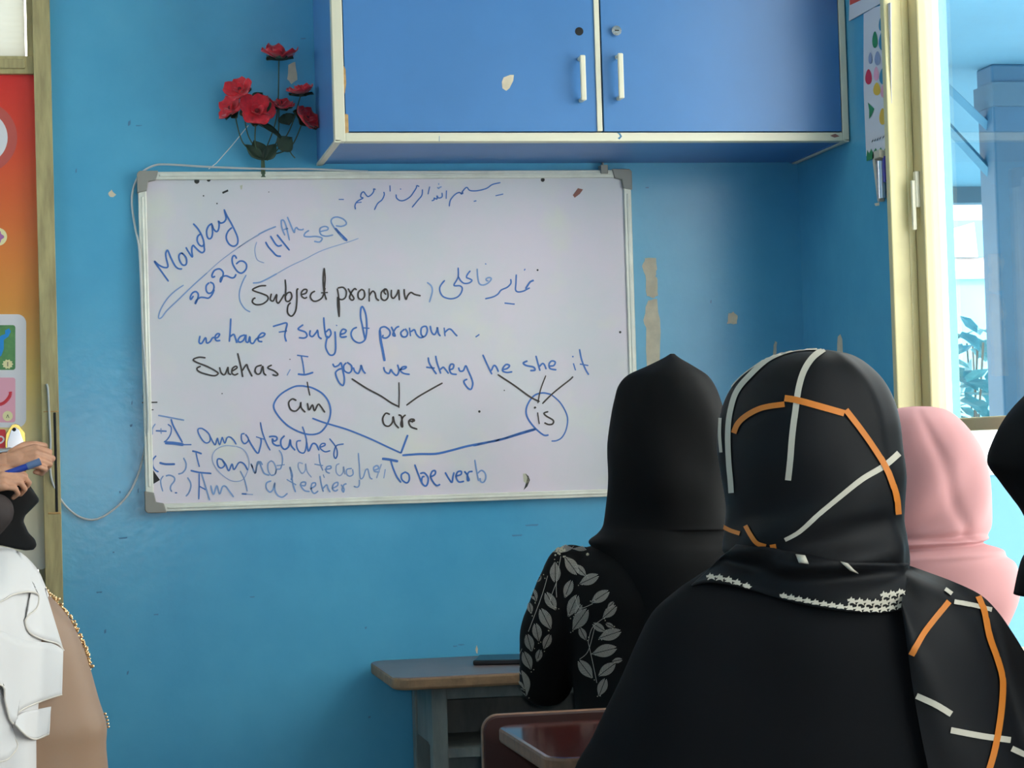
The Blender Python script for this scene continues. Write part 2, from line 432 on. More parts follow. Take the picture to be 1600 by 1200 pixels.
wv = nt.nodes.new('ShaderNodeTexWave'); wv.bands_direction = 'Z'; wv.inputs['Scale'].default_value = 22; wv.inputs['Distortion'].default_value = 3
tc = nt.nodes.new('ShaderNodeTexCoord'); bp = nt.nodes.new('ShaderNodeBump'); bp.inputs['Strength'].default_value = .4
nt.links.new(tc.outputs['Object'], wv.inputs[0]); nt.links.new(wv.outputs['Fac'], bp.inputs['Height'])
tl.inputs[0].default_value = (.40,.42,.41,1); mx.inputs[0].default_value = .08
nt.links.new(bp.outputs[0], tl.inputs['Normal']); nt.links.new(bp.outputs[0], gl.inputs['Normal'])
nt.links.new(tl.outputs[0], mx.inputs[1]); nt.links.new(gl.outputs[0], mx.inputs[2]); nt.links.new(mx.outputs[0], o_.inputs[0])
obj('transom_pane', boxes((DX0+.04, jx-.06, .045, .05, z1, DZ-.05)), m, door, smooth=False)
# lock plate and lever
def pz(x, y, Y): p = atY(x, y, Y); return (p.x, p.z)
lk = thing('door_lock', 'brass lock plate with lever behind the hands holding the pen', 'door lock', atY(25,720,.0))
bm = bmesh.new()
prism(bm, [pz(x,y,.0) for x,y in ((8,778),(8,690),(9,678),(14,670),(18,664),(24,662),(30,664),(34,670),(39,676),(40,690),(41,778))], 'y', .018, .006)
prism(bm, [pz(x,y,.0) for x,y in ((11,776),(11,690),(17,672),(24,667),(30,671),(37,690),(38,776))], 'y', .006, .003, 1)
obj('plate', bm, [brass, chrome], lk, bevel=.001)
bm = bmesh.new(); c = atY(22,671,.0); cyl(bm, (c.x,.0045,c.z), (c.x,.0015,c.z), .0045); obj('screw_hole', bm, dark_m, lk)
bm = bmesh.new(); c = atY(16,705,0); cyl(bm, (c.x,.003,c.z), (c.x,-.03,c.z), .011); capsule(bm, (c.x,-.03,c.z), (c.x-.10,-.032,c.z-.008), .009, .007)
obj('lever', bm, chrome, lk)

# poster on the door
pm = bpy.data.materials.new('poster_print'); pm.use_nodes = True; nt = pm.node_tree; b_ = nt.nodes['Principled BSDF']; b_.inputs['Roughness'].default_value = .35
tc = nt.nodes.new('ShaderNodeTexCoord'); sx = nt.nodes.new('ShaderNodeSeparateXYZ'); mr = nt.nodes.new('ShaderNodeMapRange'); rp = nt.nodes.new('ShaderNodeValToRGB')
mr.inputs['From Min'].default_value = .97; mr.inputs['From Max'].default_value = 2.14
nt.links.new(tc.outputs['Object'], sx.inputs[0]); nt.links.new(sx.outputs['Z'], mr.inputs[0]); nt.links.new(mr.outputs[0], rp.inputs[0]); nt.links.new(rp.outputs[0], b_.inputs['Base Color'])
st = [(0,(226,220,205)),(.2,(228,215,165)),(.38,(238,196,96)),(.52,(226,150,58)),(.7,(222,110,48)),(.85,(224,72,42)),(1,(220,44,40))]
el = rp.color_ramp.elements
while len(el) < len(st): el.new(.5)
for e, (p, c) in zip(el, st): e.position = p; e.color = lin(c)
pw = mat('poster_white', (226,222,226), .35); p1 = mat('poster_rose', (196,88,78), .35); pv = mat('poster_mauve', (176,110,170), .35); pg = mat('poster_green', (70,130,76), .35, rgb2=(110,160,90), vscale=25)
pb = mat('poster_blue', (20,140,216), .35); pk = mat('poster_pink', (236,168,186), .35); pr = mat('poster_red', (214,36,50), .35); py_ = mat('poster_cream', (236,226,170), .35); pd_ = mat('poster_ink', (60,60,60), .5)
po = thing('wall_poster', 'orange and red alphabet poster fixed to the door', 'poster', atY(20,500,0))
PY = .009
bm = bmesh.new(); a = atY(55,115,PY); zb = .965
prism(bm, rrect(DX0+.1, a.x, zb, a.z, .012), 'y', PY, PY+.0025)
obj('printed_sheet', bm, pm, po, smooth=False)
def flat(bm, pts, Y, mi):
    f = bm.faces.new([bm.verts.new(atY(x, y, Y)) for x, y in pts]); f.material_index = mi; f.normal_update()
    if f.normal.y > 0: f.normal_flip()
def disc(cx, cy, r, n=28, ry=None): return [(cx+r*math.cos(2*math.pi*i/n), cy+(ry or r)*math.sin(2*math.pi*i/n)) for i in range(n)]
bm = bmesh.new(); L = [PY-.0003*(i+1) for i in range(5)]
flat(bm, disc(-30,215,57,40), L[0], 1); flat(bm, disc(-30,215,42,40), L[1], 0)
PM = [pw, p1, pv, pg, pb, pk, pr, pd_, py_]; obj('printed_circle', bm, PM, po, smooth=False); bm = bmesh.new()
flat(bm, disc(-3,370,14), L[0], 8); flat(bm, [(-4+9*math.cos(t*math.pi/15)*(1+.18*math.cos(t*math.pi/15*5)), 370+9*math.sin(t*math.pi/15)*(1+.18*math.cos(t*math.pi/15*5))) for t in range(30)], L[1], 2)
obj('printed_flower', bm, PM, po, smooth=False); bm = bmesh.new()
flat(bm, rrect(-70,41,491,668,14), L[1], 0)
flat(bm, rrect(-40,24,508,578,4), L[2], 3); flat(bm, rrect(-40,24,590,660,4), L[2], 5)
flat(bm, [(-14,520),(-3,530),(2,524),(8,522),(8,516),(14,513),(17,518),(13,526),(6,531),(6,545),(2,556),(-6,560),(-14,555)], L[3], 4)
flat(bm, [(12+8*math.cos(t*math.pi/10)*(1+.13*(-1)**t), 569+7*math.sin(t*math.pi/10)*(1+.13*(-1)**t)) for t in range(20)], L[3], 8)
flat(bm, disc(12,650,8,14), L[3], 8)
flat(bm, [(11.4,572.5),(11.4,565.5),(12.6,565.5),(12.6,572.5)], L[4], 7)
flat(bm, [(9.5,653),(12,647),(14.5,653),(13.5,653),(12,649),(10.5,653)], L[4], 7)
arc = crom([(-20,626),(-8,632),(3,631),(11,625),(16,617),(16,612)], 5)
for i in range(len(arc)-1):
    t = (arc[i+1]-arc[i]).normalized(); n_ = V3((-t.y,t.x,0))*2.6
    flat(bm, [(arc[i]+n_)[:2], (arc[i+1]+n_)[:2], (arc[i+1]-n_)[:2], (arc[i]-n_)[:2]], L[3], 6)
obj('picture_panel', bm, PM, po, smooth=False); bm = bmesh.new()
flat(bm, rrect(-40,9,671,700,3), L[2], 6)
arc = crom([(-6,684),(2,682),(6,686),(3,691),(-5,694)], 5)
for i in range(len(arc)-1):
    t = (arc[i+1]-arc[i]).normalized(); n_ = V3((-t.y,t.x,0))*1.3
    flat(bm, [(arc[i]+n_)[:2], (arc[i+1]+n_)[:2], (arc[i+1]-n_)[:2], (arc[i]-n_)[:2]], L[3], 0)
obj('red_letter_square', bm, PM, po, smooth=False)

# ------------------------------------------------------------------ whiteboard
BX, BZ, BW, BH = .170, 1.0907, 1.2, .804
wb = thing('whiteboard', 'large whiteboard covered in blue and black lesson notes', 'whiteboard', (BX+BW/2, 0, BZ))
FT = .0
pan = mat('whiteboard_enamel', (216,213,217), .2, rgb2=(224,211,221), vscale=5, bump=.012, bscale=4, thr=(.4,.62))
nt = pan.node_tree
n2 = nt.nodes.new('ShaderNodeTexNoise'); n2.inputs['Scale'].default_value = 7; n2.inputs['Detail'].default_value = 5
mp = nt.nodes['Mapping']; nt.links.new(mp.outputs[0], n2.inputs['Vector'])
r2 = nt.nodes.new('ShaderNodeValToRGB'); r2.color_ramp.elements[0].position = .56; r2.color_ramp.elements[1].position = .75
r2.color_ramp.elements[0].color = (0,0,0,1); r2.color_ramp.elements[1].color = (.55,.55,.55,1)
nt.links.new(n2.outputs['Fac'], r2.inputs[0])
mxc = nt.nodes.new('ShaderNodeMix'); mxc.data_type = 'RGBA'; mxc.inputs[7].default_value = lin((224,226,206))  # yellowish reflections on the board, painted into its colour as noise patches
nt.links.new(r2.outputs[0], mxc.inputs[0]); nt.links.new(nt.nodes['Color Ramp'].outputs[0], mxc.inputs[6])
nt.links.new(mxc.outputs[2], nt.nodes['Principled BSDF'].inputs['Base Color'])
PF = -.017
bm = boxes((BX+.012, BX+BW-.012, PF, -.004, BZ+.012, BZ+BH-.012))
def bpatch(bm, pts, mi, Y=PF-.0004): wall_patch(bm, pts, mi, Y)
stain = mat('dark_spot', (40,38,36), .5); tape = mat('yellowed_tape', (190,186,164), .4); rust = mat('rust_mark', (150,98,88), .7)
for x, y, r in ((307.5,283,4.2),(326,281,3),(318,306,1.2),(339,318,1.2),(848,281,3.2),(840,422,1.6),(969,519,2),(749,643,2),(788,610,1),(420,300,.8),(347,615,1)): bpatch(bm, disc(x,y,r,10), 1)
bpatch(bm, [(347,300),(356,296),(357,299),(348,303)], 1); bpatch(bm, [(375,290),(379,289),(378,296),(376,296)], 3)
bpatch(bm, [(895,305),(903,294),(911,296),(906,303),(898,309)], 2)
bpatch(bm, [(817,740),(822,740),(827,747),(826,752),(823,757),(818,752)], 3); bpatch(bm, [(821,740),(826,744),(828,750),(824,760),(818,766),(823,752),(824,746)], 1)
bpatch(bm, [(226,724),(236,730),(250,750),(240,756),(228,745)], 1)
for a_ in ((222,628,246,629.6),(225,640,240,641)): bpatch(bm, [(a_[0],a_[1]),(a_[2],a_[1]-.5),(a_[2],a_[3]),(a_[0],a_[3]+.5)], 1)
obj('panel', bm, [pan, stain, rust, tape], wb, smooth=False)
bm = bmesh.new(); t = .019
for x0_, x1_, zz0, zz1 in ((BX, BX+BW, BZ, BZ+t), (BX, BX+BW, BZ+BH-t, BZ+BH), (BX, BX+t, BZ+t, BZ+BH-t), (BX+BW-t, BX+BW, BZ+t, BZ+BH-t)):
    add_box(bm, x0_, x1_, -.024, 0, zz0, zz1)
    cx, cz = (x0_+x1_)/2, (zz0+zz1)/2
    if x1_-x0_ > zz1-zz0: add_box(bm, x0_+.05, x1_-.05, -.0262, -.02, cz-.003, cz+.003)
    else: add_box(bm, cx-.003, cx+.003, -.0262, -.02, zz0+.04, zz1-.04)
obj('frame', bm, alu2, wb, smooth=False, bevel=.002)
for ix in (0, 1):
    for iz in (0, 1):
        xx = BX-.002 if ix == 0 else BX+BW+.002; zz = BZ-.002 if iz == 0 else BZ+BH+.002
        s, q = (1 if ix == 0 else -1), (1 if iz == 0 else -1)
        pts = [(xx+s*.006,zz),(xx+s*.05,zz),(xx+s*.044,zz+q*.022),(xx+s*.026,zz+q*.026),(xx+s*.022,zz+q*.048),(xx,zz+q*.052),(xx,zz+q*.006)]
        bm = bmesh.new(); prism(bm, pts, 'y', -.029, -.001); obj('corner_cap', bm, capm, wb, smooth=False, bevel=.002)
h = atY(942,258,-.01)
bm = boxes((h.x-.010, h.x+.008, -.030, -.001, BZ+BH-.010, BZ+BH+.012), (h.x-.002, h.x+.002, -.012, -.004, BZ+BH, BZ+BH+.028)); obj('hanging_clip', bm, capm, wb, smooth=False, bevel=.001)

# handwriting: pen strokes traced on the board
CR = dict(A=(225,320,6.487), B=(370,330,7.058), C=(370,410,5), D=(520,270,5.714), E=(670,410,8.889), F=(295,490,5.714), G=(520,480,6.667),
          H=(740,530,6.314), J=(420,560,5.714), K=(590,670,6.154), L=(230,640,8), M=(380,660,6.667))
INK = '''
Ab:248,775 180,680 105,572 150,610 205,635 243,625 225,540 222,490 240,462 270,530 310,610 345,645 385,650;Ab:400,500 375,490 355,515 360,560 385,605 415,612 432,590 430,545 412,515 385,490
Ab:425,432 450,475 490,530 485,475 487,430 500,412 520,432 560,470 590,485 612,465 610,430 608,400 600,350 575,290 540,235 500,192;Ab:575,295 545,320 540,365 560,405 590,420 607,400
Ab:690,190 655,215 635,265 640,320 660,345 685,330 695,280 690,200 705,245 735,272 755,250 762,200 755,165 775,185 810,175 830,145 828,110 815,60;Ab:812,48 840,110 880,180 915,250 945,320 952,370 940,405 905,420 865,400 838,355 835,310 855,265 890,232
Ab:500,925 475,960 470,935 490,895 525,880 550,905 545,950 520,1005 530,970 570,940 610,940 655,945 690,910 712,860;Ab:660,790 632,820 632,870 655,897 690,885 710,840 700,800 670,785;Ab:720,725 695,735 690,710 715,665 765,650 800,680 800,720 775,785 780,740 830,720 885,740 915,735 932,705
Ab:938,545 925,520 905,518 893,550 900,600 930,655 965,688 1000,688 1035,650 1038,605 1010,575 970,572 935,600
At:1167,305 1050,370 900,475 760,580 640,690;Af2:640,690 500,815 350,960 230,1075 180,1140 150,1150 155,1100 190,1020 250,935 320,870 400,815;Af2:1035,712 1000,780 970,870 968,950 990,1010 1030,1060 1075,1085
Bt:0,410 110,340 240,255;Bf:240,255 330,210 430,170;Bt:1340,300 1230,340 950,430 750,530 600,600 440,690;Bf:440,690 330,750 250,785 180,792;Bt:220,340 200,410 205,480 230,540 300,570
Bb:318,340 350,395 400,450 440,490 485,497;Bb:372,275 400,320 430,365 460,385 495,375;Bb:445,260 500,330 580,430;Bf:530,265 500,190 490,120 495,100 520,105 545,170 580,320;Bf:515,205 565,190;Bf:558,65 590,140 632,235 640,200 660,180 680,200 720,205 735,195
Bf:795,213 755,240 745,275 800,282 870,278 930,290 940,310 910,340 855,332;Bf:920,225 960,215 1000,205 1005,180 970,168 925,185 915,225 935,262 990,275 1060,262;Bf:1190,320 1120,240 1060,160 1040,110 1060,75 1110,65 1170,85 1205,120 1200,150 1150,168 1095,160;Bb4:1085,190 1140,250 1215,325
Ck:228,182 180,185 125,210 140,225 200,245 240,265 240,295 200,325 150,330 122,310 130,285 145,278;Ck:270,245 262,290 285,300 312,250 310,300 325,318 350,285 370,250;Ck:378,135 383,200 380,265 385,300 410,302 430,270 420,235 395,240 382,262
Ck:480,205 470,220 470,290 462,370 440,412 418,418 397,390 400,340 420,315;Ck:510,250 540,240 548,215 525,212 505,235 508,265 530,280 548,272;Ck:610,225 585,240 575,270 595,300 630,300 670,270 690,200;Ck:683,45 675,120 678,200 690,260 700,290;Ck:683,45 690,120 685,200;Ck:660,238 710,235
Ck:785,205 795,260 800,330 800,425;Ck:800,425 790,340 788,270;Ck:790,200 830,195 855,225 850,270 825,290 795,285;Ck:870,205 890,240 915,280 900,295 882,275 895,235 920,205 935,215;Ck:975,210 950,235 950,275 975,290 998,265 995,225 975,210;Ck:1035,205 1035,305;Ck:1035,260 1060,225 1080,240 1090,280 1110,298
Ck:1160,205 1130,235 1130,280 1155,297 1180,275 1180,235 1165,208 1150,230 1165,250;Ck:1208,215 1208,265 1225,280 1250,250 1265,215 1270,295;Ck:1308,210 1310,250 1322,290 1335,260 1360,235 1390,250 1435,260;Cf:1488,157 1520,185 1527,230 1505,310
Db2:55,238 97,238;Db2:380,148 365,145 365,165 345,195 315,212 295,195 275,170 255,185 250,215 270,225 235,245 210,265 198,295 203,325;Db2:215,268 255,262;Db2:455,172 460,195 440,240 400,275 372,330;Db2.2:510,115 512,165;Db2:770,122 750,115 745,135 720,175 690,215 640,245 600,248 570,225 565,195;Db2:603,143 608,147
Db2:800,150 795,200 760,245 708,308;Db2.2:865,125 850,190;Db2.2:1015,160 1012,230;Db2:975,180 975,215 945,225 930,205 930,235 905,225 905,240 885,250;Df2:935,130 945,140 955,130 970,125;Df2:945,95 946,106;Db2:1495,88 1425,105 1370,140 1290,160 1225,158 1195,130 1160,165 1150,190 1130,175 1090,195 1050,245 1040,298;Db2.2:1155,165 1160,185 1140,180;Db2.2:1455,205 1520,190;Db2.4:1260,255 1280,250
Eb2.4:408,75 410,190 385,250 350,320 430,325 465,360 445,430 390,485 300,505 200,475 155,400 160,330 220,250;Eb2.4:410,195 440,250 490,290 560,285 600,250 560,225 525,210 535,170 575,118;Ef:672,90 680,200 700,290 750,315 810,295 850,260 868,225 840,210 800,225 800,250 825,258
Eb2.2:785,18 795,24;Eb2.4:1138,235 1140,290 1090,345 1005,385 960,440 890,480 785,505;Eb2.4:1215,170 1210,290 1205,380 1240,410 1310,400 1360,375 1400,355;Eb3:1345,365 1380,310 1410,270 1455,250;Eb2.4:1328,110 1336,92;Eb3:1055,565 1190,580
Fb:100,200 92,255 115,265 150,215 160,262 190,250 215,215 255,215 275,185 255,180 235,205 245,240 280,240;Fb:375,45 370,150 362,250;Fb:365,210 400,185 415,215 430,260;Fb:500,190 460,205 440,240 460,255 490,235 510,190 510,245 530,255 545,205 550,255 575,265 605,225 660,205 680,180 650,175 620,210 625,245 655,250
Fb:752,115 810,98 875,85 865,150 858,200 870,248;Fb:805,165 875,155;Fb:1020,100 980,130 985,145 1040,165 1055,200 1030,218 985,215;Fb:1085,150 1080,190 1105,205 1140,165 1150,150 1160,205 1185,225;Fb:1205,35 1212,130 1225,200 1245,215 1270,180 1255,140 1225,165;Fb2:1317,103 1323,108;Fb:1305,160 1310,230 1310,330 1290,368 1255,365 1225,310 1225,260 1240,200;Fb:1350,185 1390,175 1405,150 1375,140 1355,170 1360,210 1410,205
Gb:250,210 210,230 190,280 215,340 270,372 320,355 345,310 355,200 345,80 315,0 295,10 290,100 310,200 335,330;Gb:320,215 380,220;Gb:490,250 500,215 545,205 590,240 595,285 560,320 520,315 525,290;Gb4:490,240 500,350 520,450 540,560;Gb:610,205 635,260 650,300 625,285 655,220 690,200;Gb:745,230 710,265 725,305 765,305 780,265 755,225
Gb:800,215 810,300;Gb:815,255 850,235 870,280 905,315 940,312 970,290 985,240 970,200 925,215 920,280 945,312;Gb:1015,195 1030,260 1060,285 1085,240 1090,210 1100,270 1120,300;Gb:1160,215 1170,300;Gb:1165,265 1205,230 1235,235 1270,275 1295,300;Gb:1525,285 1490,310
Fk:148,395 90,390 40,410 70,435 160,470 235,510 262,535 230,555 170,545 95,520 72,490 105,470;Fk:275,480 290,530 320,545 345,490 350,480 355,530 375,545;Fk:385,515 430,485 420,470 390,490 385,530 410,548 440,535;Fk:437,355 455,430 470,500 482,565;Fk:478,510 515,455 530,490 565,560;Fk:650,460 605,475 592,510 610,540 640,530 660,470 670,530 690,550;Fk:740,460 710,475 712,490 760,510 795,540 780,553 750,545
Fk1.8:900,408 906,408;Ff2:905,500 878,550;Fb:968,372 1065,385;Fb2.2:1005,380 1020,450 1030,535;Fb3:975,540 1040,545 1110,525
Gb:0,590 20,620 60,605 85,580 100,640 118,720 120,780 105,815 70,790 40,730 30,680 60,650 90,640;Gb:140,580 115,610 120,660 165,685 195,660 195,610 150,575;Gb:215,630 230,670 265,690 290,640 295,605 315,660 340,690;Gb:530,625 545,670 585,690 605,650 625,680 665,710 690,660 675,600;Gb:690,655 750,640 765,620 725,625 705,660 740,690 800,700
Gb:995,525 1005,580 1040,640 1080,695;Gb3.4:975,625 1060,635;Gb:1072,508 1090,590 1125,690;Gb:1120,650 1150,625 1175,650 1205,690;Gb:1215,650 1250,640 1260,600 1230,595 1215,640 1235,690 1290,700;Gb:1310,630 1325,665 1360,660 1385,610 1410,660 1445,740 1458,800 1440,855 1405,840 1370,790 1370,765 1400,750
Hb:92,155 130,240 180,345;Hb:175,310 200,260 225,275 245,320;Hb:285,300 330,290 355,260 320,250 290,285 290,315 330,328 380,322;Hb3:530,215 490,235 520,260 590,275 605,305 560,310;Hb:615,165 635,240 655,310;Hb:650,270 680,240 700,255 715,295;Hb:740,265 790,260 805,225 770,215 745,245 755,290 815,302;Hb3:974,172 984,172;Hb:985,240 1005,305;Hb:1045,100 1065,200 1100,290 1135,350;Hb:1050,245 1130,260
Hk:240,350 400,455 560,570 650,615;Hk2:712,360 660,500 635,630;Hk2.4:980,370 950,400 860,470 770,545 680,635;Hb:765,545 680,530 600,555 540,630 518,710 540,790 610,880 690,945 738,945;Hb2.2:765,545 850,620 910,720 928,800 910,900 870,970 820,1000 770,1005;Hk4:600,680 612,670;Hk2.4:632,725 648,835;Hk:735,715 695,730 720,760 785,800 780,835 740,842 700,825;Hb3.2:0,1050 150,1015 300,980 450,930 605,885
Jk2:343,210 352,260 367,330;Jb:350,255 290,245 220,255 120,310 60,375 45,440 90,520 170,600 270,655 370,680 460,660 525,580 552,480 535,390 480,315 400,268 340,250;Jk:245,375 210,362 178,395 195,455 240,470 280,430 285,390 290,440 325,480;Jk:345,400 360,460 390,415 408,468 440,410 465,430 500,482
Jb:390,535 500,575 700,635 900,715 1060,790 1180,845;Jb3.2:1240,685 1210,765 1180,845;Jk:742,182 870,265 1000,335 1090,395 1160,430;Jk2:1162,215 1165,320 1162,440;Jk:1550,220 1450,275 1330,345 1230,418;Jk:1080,500 1045,490 1018,535 1030,590 1070,605 1105,570 1110,520 1125,580 1160,622;Jk:1160,505 1185,520 1195,610 1180,590 1195,530 1220,505;Jk:1245,560 1295,560 1295,545 1265,545 1250,570 1270,610 1325,632;Jk7:1280,556 1290,562
Kb3.4:240,255 400,243 560,240 700,210 850,170 1000,140 1180,105 1350,55 1520,5;Kb4:45,288 110,295 195,313;Kb:125,300 150,380 185,460 225,515;Kb:270,415 230,440 235,490 280,520 305,490 300,440 270,418;Kb:358,345 385,420 420,510;Kb:410,430 450,425 485,470 480,530 455,550 425,515 430,465 450,460;Kb:505,465 550,440 555,405 525,410 510,460 540,520 570,545 600,535;Kb:650,420 685,480 715,515 725,460 735,420;Kb:750,455 800,440 805,410 770,415 755,460 780,510 830,505;Kb:835,410 860,440 880,490 865,495 865,440 880,415 912,410;Kf:935,300 950,390 970,500;Kf:960,430 1000,400 1035,430 1040,480 1015,515 990,505 985,475
Lf:140,72 280,98 460,132;Lb:300,120 330,210 440,410;Lb5:225,415 330,420 450,438;Lb2.6:450,438 550,438;Lf2:100,180 65,240 65,310;Lb2:260,185 300,220 295,300 250,375 210,405;Lb3:110,265 240,270;Lf2:172,235 175,300;Lb2.2:690,235 640,240 640,290 690,380 740,418 785,390 780,320 740,270 690,238;Lb2.2:780,320 820,400 850,440 870,380 880,360 905,440 930,370 940,350 970,420 1000,350 1040,345 1080,380 1112,432
Lb2.2:1215,300 1180,310 1180,380 1215,425 1255,400 1265,360 1230,310;Lb2.6:1265,370 1310,450 1380,545 1410,480 1425,400 1420,360;Mb2.2:180,0 200,100 240,210 280,290;Mb2.2:135,150 215,175;Mb:270,150 300,145 345,150 350,180 320,195 305,170 310,215 345,240 380,240;Mb:430,140 395,180 395,240 430,280 475,250 490,180 500,240 540,290;Mb2.2:600,190 560,200 560,260 590,310 640,310 660,200 640,110 618,45;Mb:660,200 680,300 720,225 760,230 790,290;Mb2.2:800,260 850,240 850,220 815,225 800,265 850,305 905,295;Mb2.2:900,170 945,225 975,280 980,340 962,375 945,345 950,290 975,240 1045,225
Lb2.4:110,578 70,630 70,700 100,755 140,778;Lb3.4:155,665 230,682 345,682;Lf:455,605 485,670 480,740 440,790 390,805;Lb:565,518 620,530 680,552;Lb2:610,540 630,630 652,715;Lt:1100,460 980,450 880,485 820,560 820,650 860,730 930,810 1030,880 1120,898 1200,870 1255,770 1275,660 1250,560 1190,490 1110,460;Lb2.4:940,625 890,615 875,650 890,710 930,730 970,690 940,630 985,690 1020,765 1060,680 1085,750 1140,670 1180,660 1220,690 1255,755;Lf:1300,680 1350,795 1370,710 1410,650 1440,690
Mf:85,430 125,530 145,430 165,410 190,470 220,530 270,550;Mf2:290,400 260,430 260,500 290,550 330,540 345,490 320,420 290,400;Mf2:375,290 400,330 410,400 390,480 350,490 330,540 300,550;Mf2:350,450 430,440;Mf3:485,465 510,550 500,600;Mt2:620,430 580,420 575,470 610,530 645,500 650,430 665,510 710,570;Mf2:790,330 800,420 830,500;Mf:745,435 830,450;Mf2:835,545 845,575;Mf:850,490 910,480 910,455 870,465 865,510 900,530;Mt2:1000,430 970,450 970,520 1005,555 1040,520 1045,460 1060,540
Mf2:1130,480 1080,490 1080,540 1110,560 1145,540 1140,490;Mf2:1200,320 1210,450 1220,580 1250,570 1275,500 1300,490 1320,570 1345,590;Mf:1360,500 1410,480 1395,450 1360,470 1370,510 1420,515;Mt2:1440,435 1410,520 1390,580;Mf2:1480,490 1465,580;Lf2:200,830 170,880 175,950 195,1020;Lf:235,830 280,820 335,845 340,890 300,945 290,990 305,1020;Lb2.4:300,1018 308,1022;Lb2.6:350,1040 372,1040;Lf:505,850 540,910 545,970 520,1040 485,1082;Lb:545,762 650,785 800,798;Lb2.2:650,800 650,940 645,1120;Lf:680,800 720,930 780,1130;Lb:655,960 730,1000
Lf:795,950 830,1060 870,950 905,1055 940,965 980,960 1020,1010 1080,1092;Lf2:1165,770 1210,860 1240,960 1250,1020;Lb3.2:1185,1052 1240,1055;Lt2:1240,1055 1320,1062;Mf:290,610 245,630 240,680 275,725 310,700 330,630 330,700 360,760 410,778 460,740;Mf:490,470 505,560 520,650 545,725;Mf:455,595 550,650;Mf:590,650 640,660 650,625 610,625 600,660 640,710 690,720;Mf:705,690 750,660 750,630 715,640 710,700 740,740 780,715;Mf:800,560 815,650 835,720;Mf:830,690 870,650 885,690 905,725
Mf:925,690 980,660 985,625 945,640 930,690 960,715 985,700;Mf:1020,650 1050,690 1045,725 1030,700 1050,650 1075,640;Mf2:1210,600 1210,650 1190,675 1155,665
'''
ink_b = mat('blue_marker_ink', (64,112,186), .35); ink_f = mat('faded_blue_ink', (126,156,204), .35); ink_k = mat('black_marker_ink', (62,50,46), .35); ink_ff = mat('thin_blue_ink', (150,168,206), .35)
def scribble(bm, pts, w, mi, Y):
    P = crom(pts, 5) if len(pts) > 2 else [V3((*p, 0)) for p in pts]
    n = len(P); vs = []
    for i, p in enumerate(P):
        t = P[min(i+1,n-1)]-P[max(i-1,0)]
        if t.length < 1e-6: t = V3((1,0,0))
        t.normalize(); nn = V3((-t.y,t.x,0))*(w/2)*(.75 if i in (0, n-1) else 1)
        q = p-t*.4 if i == 0 else (p+t*.4 if i == n-1 else p)
        vs.append((bm.verts.new(atY(q.x+nn.x,q.y+nn.y,Y)), bm.verts.new(atY(q.x-nn.x,q.y-nn.y,Y))))
    for i in range(n-1):
        f = bm.faces.new((vs[i][0],vs[i][1],vs[i+1][1],vs[i+1][0])); f.material_index = mi; f.normal_update()
        if f.normal.y > 0: f.normal_flip()
HW = {}
for ln in INK.strip().splitlines():
    for tok in ln.split(';'):
        tok = tok.strip()
        if not tok: continue
        hd, body = tok.split(':'); c, col = hd[0], hd[1]; wd = float(hd[2:] or {'b':2.7,'f':2.4,'k':2.6,'t':1.5}[col])
        ox, oy, s = CR[c]; v = [float(q) for q in body.replace(' ', ',').split(',') if q]
        pts = [(ox+v[i]/s, oy+v[i+1]/s) for i in range(0, len(v), 2)]
        b3 = HW.setdefault((c, col == 'k'), bmesh.new())
        scribble(b3, pts, wd, 0 if col == 'k' else {'b':0,'f':1,'t':2}[col], PF-(.0011 if col == 'k' else .0008))
for (c, k_), b3 in HW.items():
    obj('handwriting', b3, ink_k if k_ else [ink_b, ink_f, ink_ff], wb, smooth=False, label='black marker handwriting' if k_ else 'blue marker handwriting')

# ------------------------------------------------------------------ wall cabinet
cb = thing('wall_cabinet', 'blue two-door wall cabinet with ivory edging above the whiteboard', 'cabinet', (1.2, 0, 1.913))
CX0, CX1, CD, CZ0, CZ1 = .598, 1.806, .388, 1.913, 2.78
yf = -CD
def fx(x, y=120): return atY(x, y, yf).x
def fz(y, x=800): return atY(x, y, yf).z
obj('carcass', boxes((CX0, CX0+.018, yf+.022, -.001, CZ0, CZ1), (CX1-.018, CX1, yf+.022, -.001, CZ0, CZ1), (CX0+.018, CX1-.018, yf+.022, -.001, CZ0+.002, CZ0+.02), (CX0+.018, CX1-.018, yf+.022, -.001, CZ1-.018, CZ1), (CX0+.018, CX1-.018, -.02, -.001, CZ0+.02, CZ1-.018)), carc_m, cb, smooth=False)
e0, e1 = CX0-.001, CX1+.001; sw = .024
obj('edging', boxes((e0, e0+sw, yf, yf+.03, CZ0-.001, CZ1), (e1-.016, e1, yf, yf+.03, CZ0-.001, CZ1), (e0+sw, e1-.016, yf, yf+.03, CZ0-.001, CZ0+.019),
    (e0-.001, e0+.014, yf, -.001, CZ0-.003, CZ0+.004), (e1-.012, e1, yf, -.001, CZ0-.003, CZ0+.004), (e0, e1, yf, yf+.03, CZ1-.02, CZ1)), trim_m, cb, smooth=False, bevel=.0015)
dz0 = CZ0+.022; xm = fx(936)
def front(bm, pts, mi, dy=.0006): wall_patch(bm, pts, mi, yf-.0+.001-dy)
bm = boxes((e0+sw+.002, xm-.008, yf+.001, yf+.02, dz0, CZ1-.022))
front(bm, [(784,128),(787,121),(797,117),(803,117),(802,126),(796,138),(791,142),(785,138)], 1)
front(bm, [(535.5,100),(540,108),(541,130),(539,145),(535.5,148)], 2); front(bm, [(536.5,177),(544,179),(545,207),(536.5,209)], 2)
front(bm, disc(905,49,6.6,16), 3)
d1 = obj('door', bm, [cab_m, peel, brown_raw, dark_m], cb, smooth=False)
obj('door_edge', boxes((xm-.008, xm+.004, yf-.003, yf+.02, dz0, CZ1-.022)), trim_m, d1, smooth=False, bevel=.001)
